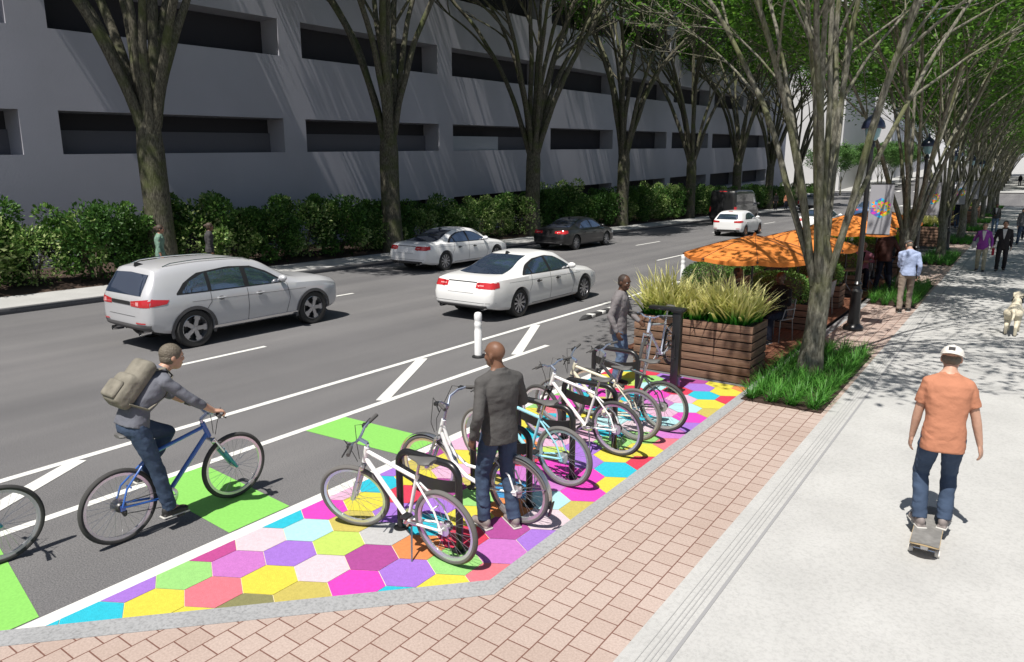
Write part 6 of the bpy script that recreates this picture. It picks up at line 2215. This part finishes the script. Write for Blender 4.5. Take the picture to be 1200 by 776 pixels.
# --- parasols, tables, chairs
def parasol(label, x, y, z0, apex, rim, rad, rz):
    t = thing('parasol', label, 'parasol', (x, y, z0), rz, 'orange parasols on the terrace')
    n = 8
    m = MB()
    ring = []
    steps = 7
    def pt(k, s, sag=0):
        a = 2 * PI * k / n
        rr_ = rad * s
        z = apex - z0 - (apex - rim) * (s ** 1.25) - sag
        return V((rr_ * math.cos(a), rr_ * math.sin(a), z))
    rows = []
    for i in range(steps + 1):
        s = .03 + .97 * i / steps
        row = []
        for k in range(n):
            for j in range(4):
                p = pt(k, s).lerp(pt(k + 1, s), j / 4)
                p.z -= .045 * s * math.sin(PI * j / 4) * s
                row.append(p)
        rows.append(row)
    # short valance
    rows.append([V((p.x * 1.002, p.y * 1.002, p.z - .075)) for p in rows[-1]])
    m.loft(rows, caps=False)
    m.build('canopy', M_orange, t, angle=25)
    for k in range(n):
        m = MB()
        m.tube([pt(k, .05) + V((0, 0, .006)), pt(k, .5) + V((0, 0, .006)), pt(k, 1.0) + V((0, 0, .004))], .009, 5, flat=.5)
        m.tube([pt(k, .05) - V((0, 0, .02)), pt(k, .98) - V((0, 0, .02))], .008, 5)
        m.sphere(pt(k, 1.01) - V((0, 0, .02)), .022, 8, 6)
        m.build('rib', M_seamd, t)
    m = MB(); m.tube([(0, 0, 0), (0, 0, apex - z0 - .02)], .022, 10); m.build('pole', M_black, t)
    m = MB(); m.lathe([(.03, apex - z0 - .03), (.035, apex - z0 + .02), (.018, apex - z0 + .05), (.004, apex - z0 + .06)], seg=10); m.build('finial', M_orange, t)
    m = MB(); m.lathe([(.26, 0), (.26, .03), (.06, .06), (.04, .25)], seg=20); m.build('base', M_black, t)
    return t
parasol('orange parasol nearest the bike pad, over the person in black', -4.28, 14.3, .117, 2.15, 1.78, 1.34, .35)
parasol('second orange parasol, partly behind the nearest tree trunk', -4.15, 17.4, .117, 2.10, 1.74, 1.26, .2)
parasol('third orange parasol, behind the first banner post', -3.75, 20.8, .117, 2.32, 1.92, 1.22, .5)
parasol('fourth orange parasol, seen between the banner and the second tree', -3.70, 25.2, .117, 2.32, 1.92, 1.22, .1)

def make_chair(label, x, y, rz):
    t = thing('cafe_chair', label, 'chair', (x, y, .117), rz, 'steel mesh chairs on the terrace')
    m = MB(); m.box((0, 0, .445), (.44, .42, .018), bev=.006); m.build('seat', M_mesh, t)
    m = MB()
    m.tube([(-.21, -.20, .45), (-.21, -.25, .82), (.21, -.25, .82), (.21, -.20, .45)], .012, 6)
    for i in range(13):
        x_ = -.19 + i * .0317
        m.tube([(x_, -.205, .47), (x_, -.248, .815)], .004, 4)
    for z in (.55, .64, .73):
        m.tube([(-.2, -.205 - .043 * (z - .45) / .37, z), (.2, -.205 - .043 * (z - .45) / .37, z)], .004, 4)
    m.build('backrest', M_mesh, t)
    for sx in (-1, 1):
        for sy in (-1, 1):
            m = MB(); m.tube([(sx * .20, sy * .19, .44), (sx * .22, sy * .22, 0)], .011, 6); m.build('leg', M_mesh, t)
        m = MB(); m.tube([(sx * .23, -.23, .64), (sx * .245, .12, .65), (sx * .23, .18, .45)], .011, 6); m.build('armrest', M_mesh, t)
    return t
ch0 = make_chair('steel mesh chair under the person in black', -3.70, 14.22, R(160))
for l, x, y, rz in (('steel mesh chair under the hunched person in grey', -5.15, 15.1, R(-75)), ('steel mesh chair under the person in pink sleeves', -3.62, 22.62, R(190)),
                    ('steel mesh chair under the person in lilac', -3.62, 17.6, R(90)), ('empty steel mesh chair nearest the pale plumed planter', -4.65, 13.1, R(20)),
                    ('empty steel mesh chair at the second parasol', -4.9, 17.9, R(-60)), ('empty steel mesh chair at the third parasol', -4.6, 21.0 - .6, R(-90)),
                    ('empty steel mesh chair at the fourth parasol', -4.5, 25.0, R(-100))):
    dup(ch0, (x, y, .117), rz, l)
def make_table(label, x, y):
    t = thing('cafe_table', label, 'table', (x, y, .117), 0, 'round steel tables on the terrace')
    m = MB(); m.lathe([(.42, .735), (.43, .745), (.42, .755)], seg=28); m.build('tabletop', M_mesh, t)
    for k in range(3):
        a = 2 * PI * k / 3 + .4
        m = MB(); m.tube([(.10 * math.cos(a), .10 * math.sin(a), .74), (.09 * math.cos(a), .09 * math.sin(a), .35), (.34 * math.cos(a), .34 * math.sin(a), 0)], .014, 6); m.build('leg', M_mesh, t)
    return t
tb0 = make_table('round steel table under the nearest parasol', -4.30, 14.55)
for l, x, y in (('round steel table under the second parasol', -4.22, 17.65), ('round steel table under the third parasol', -3.78, 21.05 - .3), ('round steel table at the person in pink sleeves', -3.72, 23.4),
                ('round steel table under the fourth parasol', -3.72, 25.4 - .2)):
    dup(tb0, (x, y, .117), 0, l)

# --- street lamps with banners
M_lamp_gl = mat('lamp_lens', (.16, .32, .36), .12, coat=.5)
M_lampcap = mat('lamp_cap_blue', (.018, .022, .05), .3, coat=.4)
M_banner = mat('banner_cloth', (.30, .30, .325), .8, var=.05, vscale=4)
BC = [(.75, .03, .05), (.05, .35, .12), (.02, .30, .72), (.85, .30, .02), (.55, .04, .42), (.03, .45, .70), (.80, .10, .25), (.30, .06, .40), (.85, .48, .02), (.35, .5, .05), (.10, .10, .45)]
BM_ = [mat('emblem_colour_%s' % n, c, .7) for n, c in zip(('red', 'green', 'blue', 'orange', 'purple', 'cyan', 'rose', 'violet', 'amber', 'lime', 'indigo'), BC)]
def lamp_post(label, blabel, x, y, near=True):
    t = thing('street_lamp', label, 'street lamp', (x, y, KERB), 0, 'black lamp posts with banners')
    m = MB()
    m.lathe([(.20, 0), (.205, .05), (.19, .09), (.13, .14), (.115, .30), (.105, .75), (.12, .80), (.12, .84), (.085, .88), (.075, .95), (.095, .99), (.06, 1.04), (.055, 1.5), (.045, 3.75), (.07, 3.78), (.06, 3.84), (.035, 3.9)], seg=20)
    m.build('post', M_black, t, angle=30)
    m = MB()
    m.lathe([(.07, 3.9), (.13, 3.98), (.155, 4.15)], seg=18); m.build('lens', M_lamp_gl, t)
    m = MB(); m.lathe([(.22, 4.13), (.225, 4.16), (.19, 4.27), (.11, 4.36), (.05, 4.40), (.03, 4.44), (.035, 4.48), (.005, 4.56)], seg=20); m.build('cap', M_lampcap, t, angle=30)
    for z in (3.045, 2.03):
        m = MB(); m.tube([(.03, 0, z), (.50, 0, z)], .011, 6); m.build('banner_arm', M_black, t)
    b = thing('banner', blabel, 'banner', (x + .285, y, KERB + 2.535), 0, 'banners on the lamp posts')
    m = MB(); m.box((0, 0, 0), (.43, .006, 1.0)); m.build('cloth', M_banner, b, smooth=False)
    if near:
        rnd = random.Random(4)
        em = MB()
        Rh = .205; cz = .03
        for s in (-1, 1):
            yo = s * .0055
            nn = 3; a_ = Rh / nn
            # triangular mosaic of a pointed hexagon
            def P2(u, v):
                return (u * a_ * .8660254, v * a_)
            tris = set()
            for sec in range(6):
                e1 = V((math.cos(R(30 + 60 * sec)), math.sin(R(30 + 60 * sec)))) * a_
                e2 = V((math.cos(R(90 + 60 * sec)), math.sin(R(90 + 60 * sec)))) * a_
                for i in range(nn):
                    for j in range(nn - i):
                        p0 = e1 * i + e2 * j
                        cells = [(p0, p0 + e1, p0 + e2)]
                        if i + j < nn - 1:
                            cells.append((p0 + e1, p0 + e1 + e2, p0 + e2))
                        for q in cells:
                            c = (q[0] + q[1] + q[2]) / 3
                            if c.length < a_ * .2:
                                continue
                            em.add([(v_.x, yo, cz + v_.y) for v_ in (q if s < 0 else reversed(q))], [(0, 1, 2)], (int(abs(c.x * 41 + c.y * 97 + 20)) * 7 + i * 3 + j * 5 + sec) % 11)
        em.build('emblem', BM_, b, smooth=False)
        lt = MB()
        for s in (-1, 1):
            yo = s * .0095
            w_ = .034; hh = .072; xw = .088
            def pl(pts):
                lt.add([(x_, yo, cz + z_) for x_, z_ in pts], [tuple(range(len(pts))) if s < 0 else tuple(reversed(range(len(pts))))])
            pl([(-xw, -hh), (-xw + w_, -hh), (-xw + w_, hh), (-xw, hh)]); pl([(xw - w_, -hh), (xw, -hh), (xw, hh), (xw - w_, hh)])
            yo = s * .0102
            pl([(-xw, hh), (-xw + w_ * 1.1, hh), (w_ * .42, -.03), (-w_ * .42, -.03)])
            yo = s * .0109
            pl([(w_ * .42, -.03), (-w_ * .42, -.03), (xw - w_ * 1.1, hh), (xw, hh)])
            pl([(-.205, -.010), (-xw, -.010), (-xw, .010), (-.205, .010)]); pl([(xw, -.010), (.205, -.010), (.205, .010), (xw, .010)])
        lt.build('letter', M_banner, b, smooth=False)
for i, y in enumerate((16.25, 26.1, 37.6, 48.2, 59.0)):
    lamp_post(('black lamp post nearest, beside the first tree', 'black lamp post behind the person in the pale blue shirt', 'third black lamp post along the pavement',
               'fourth black lamp post along the pavement', 'fifth black lamp post along the pavement')[i],
              ('pale grey banner with a many coloured hexagon and letter M on the nearest lamp post', 'pale grey banner with coloured hexagon on the second lamp post, behind the second tree',
               'banner on the third lamp post, among the tree stems', 'banner on the fourth lamp post, far up the row', 'banner on the fifth lamp post, far up the row')[i], -2.66, y, i < 3)

# --- grass beds round the trees
def bed_mesh(seed, w_, l_, n_t, per, hgt=.34, segs=3):
    rnd = random.Random(seed); mb = MB(); mb.attr = []
    nx = max(2, round(w_ / .27)); ny = round(l_ / .27)
    for i in range(nx):
        for j in range(ny):
            cx = -w_ / 2 + w_ * (i + .5) / nx + rnd.uniform(-.04, .04); cy = -l_ / 2 + l_ * (j + .5) / ny + rnd.uniform(-.04, .04)
            if math.hypot(cx + 0, cy) < .26:
                continue
            for k in range(per):
                a = rnd.random() * 6.28
                tl = .25 + rnd.random() * .85
                d = V((math.cos(a) * tl, math.sin(a) * tl, 1)).normalized()
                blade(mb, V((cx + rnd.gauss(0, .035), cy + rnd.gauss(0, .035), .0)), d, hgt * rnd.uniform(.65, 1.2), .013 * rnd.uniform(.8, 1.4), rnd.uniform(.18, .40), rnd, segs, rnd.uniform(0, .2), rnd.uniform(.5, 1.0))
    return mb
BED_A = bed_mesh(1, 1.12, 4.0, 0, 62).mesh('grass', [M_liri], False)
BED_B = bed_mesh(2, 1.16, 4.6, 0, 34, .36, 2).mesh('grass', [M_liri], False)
M_root = mat('bed_soil', (.045, .025, .017), .95, var=.4, vscale=20, bump=.8, bscale=40)
bl_ = ['bed of strappy grass round the nearest tree, at the end of the brick strip', 'bed of strappy grass beside the person in the pale blue shirt', 'third bed of strappy grass along the pavement',
       'fourth bed of strappy grass, behind the couple', 'fifth bed of strappy grass along the pavement', 'sixth bed of strappy grass along the pavement', 'seventh bed of strappy grass along the pavement',
       'eighth bed of strappy grass, near the cross street', 'last bed of strappy grass before the cross street']
for i, y in enumerate(right_y):
    t = thing('grass_bed', bl_[i], 'grass bed', (-2.47, y - (.05 if i == 0 else .2), KERB), 0, 'grass beds round the pavement trees')
    link('grass', BED_A if i == 0 else BED_B, t)
    m = MB(); m.box((0, 0, .006), (1.10, 3.95 if i == 0 else 4.5, .026)); m.build('soil', M_root, t, smooth=False)

# --- flexible posts and the rubber kerb
M_post = mat('flex_post_white', (.80, .80, .80), .5)
def flex_post(label, x, y):
    t = thing('flex_post', label, 'bollard', (x, y, .004), 0, 'white flexible posts in the buffer')
    m = MB(); m.lathe([(.072, .04), (.072, .50), (.065, .52), (.065, .57), (.072, .59), (.072, .64), (.065, .66), (.065, .70), (.072, .72), (.072, .80), (.058, .835), (.02, .85)], seg=18); m.build('post', M_post, t, angle=30)
    m = MB(); m.lathe([(.12, 0), (.12, .02), (.07, .045)], seg=18); m.build('base', M_trim, t)
flex_post('white flexible post in the hatched buffer behind the bald person', -7.93, 10.05)
flex_post('white flexible post beyond the plumed planter, left of the nearest parasol', -8.75, 21.8)
flex_post('white flexible post hidden down the buffer by the parasols', -8.3, 31.0)
t = thing('rubber_kerb', 'black rubber lane kerb with white blocks in the buffer beside the repair stand', 'lane kerb', (-8.14, 15.3, .004))
m = MB()
rings = []
for y, w_, h in ((-1.15, .02, .02), (-.95, .085, .06), (-.9, .09, .075), (.9, .09, .075), (.95, .085, .06), (1.15, .02, .02)):
    rings.append([(-w_, y, 0), (w_, y, 0), (w_ * .75, y, h), (-w_ * .75, y, h)])
m.loft(rings); m.build('block', mat('recycled_rubber', (.035, .035, .036), .8), t, fix=True, smooth=False)
for y in (-.62, -.1, .42):
    m = MB(); m.box((0, y, .04), (.184, .17, .078), bev=.012); m.build('white_block', M_paint, t)
# ------------------------------------------------------------------ camera, sun, sky
cam_d = bpy.data.cameras.new('camera')
cam = bpy.data.objects.new('camera', cam_d)
COL.objects.link(cam)
f_px = 830.0
cam_d.sensor_width = 36.0
cam_d.lens = 36.0 * f_px / 1200.0
cam_d.clip_end = 3000
cam.location = (0, 0, 3.24)
def cdir(px, py):
    return V(((px - 600) / f_px, -(py - 388) / f_px, -1.0))
Yc = cdir(1205, 210).normalized()
pt = math.atan(178 / f_px)
Zc = V((0, math.cos(pt), math.sin(pt)))
Zc = (Zc - Yc * Zc.dot(Yc)).normalized()
Xc = Yc.cross(Zc)
Mw = Matrix((Xc, Yc, Zc))            # world = Mw @ camera
cam.matrix_world = Matrix.Translation(V((0, 0, 3.24))) @ Mw.to_4x4()
scene.camera = cam

EL, AZ = R(62), R(5.5)
dirv = V((-math.sin(AZ) * math.cos(EL), math.cos(AZ) * math.cos(EL), -math.sin(EL)))
sd = bpy.data.lights.new('sun', 'SUN')
sd.energy = 4.7
sd.angle = R(0.5)
sd.color = (1.0, 0.955, 0.89)
sun = bpy.data.objects.new('sun', sd)
COL.objects.link(sun)
sun.rotation_mode = 'QUATERNION'
sun.rotation_quaternion = dirv.to_track_quat('-Z', 'Y')

w = bpy.data.worlds.new('World')
scene.world = w
w.use_nodes = True
nt = w.node_tree
bg = nt.nodes['Background']
sk = nt.nodes.new('ShaderNodeTexSky')
sk.sky_type = 'NISHITA'
sk.sun_disc = False
sk.sun_elevation = EL
tosun = -dirv
sk.sun_rotation = math.atan2(tosun.x, tosun.y)
sk.air_density = 1.0
sk.dust_density = 1.5
nt.links.new(sk.outputs['Color'], bg.inputs['Color'])
bg.inputs['Strength'].default_value = 0.058

vs = scene.view_settings
vs.view_transform = 'Standard'
vs.look = 'None'
vs.exposure = 0.45
vs.gamma = 1.0
vs.use_curve_mapping = False
scene.cycles.max_bounces = 6
scene.cycles.diffuse_bounces = 3
scene.cycles.glossy_bounces = 3
scene.cycles.transmission_bounces = 4
scene.cycles.transparent_max_bounces = 6
scene.cycles.use_denoising = True
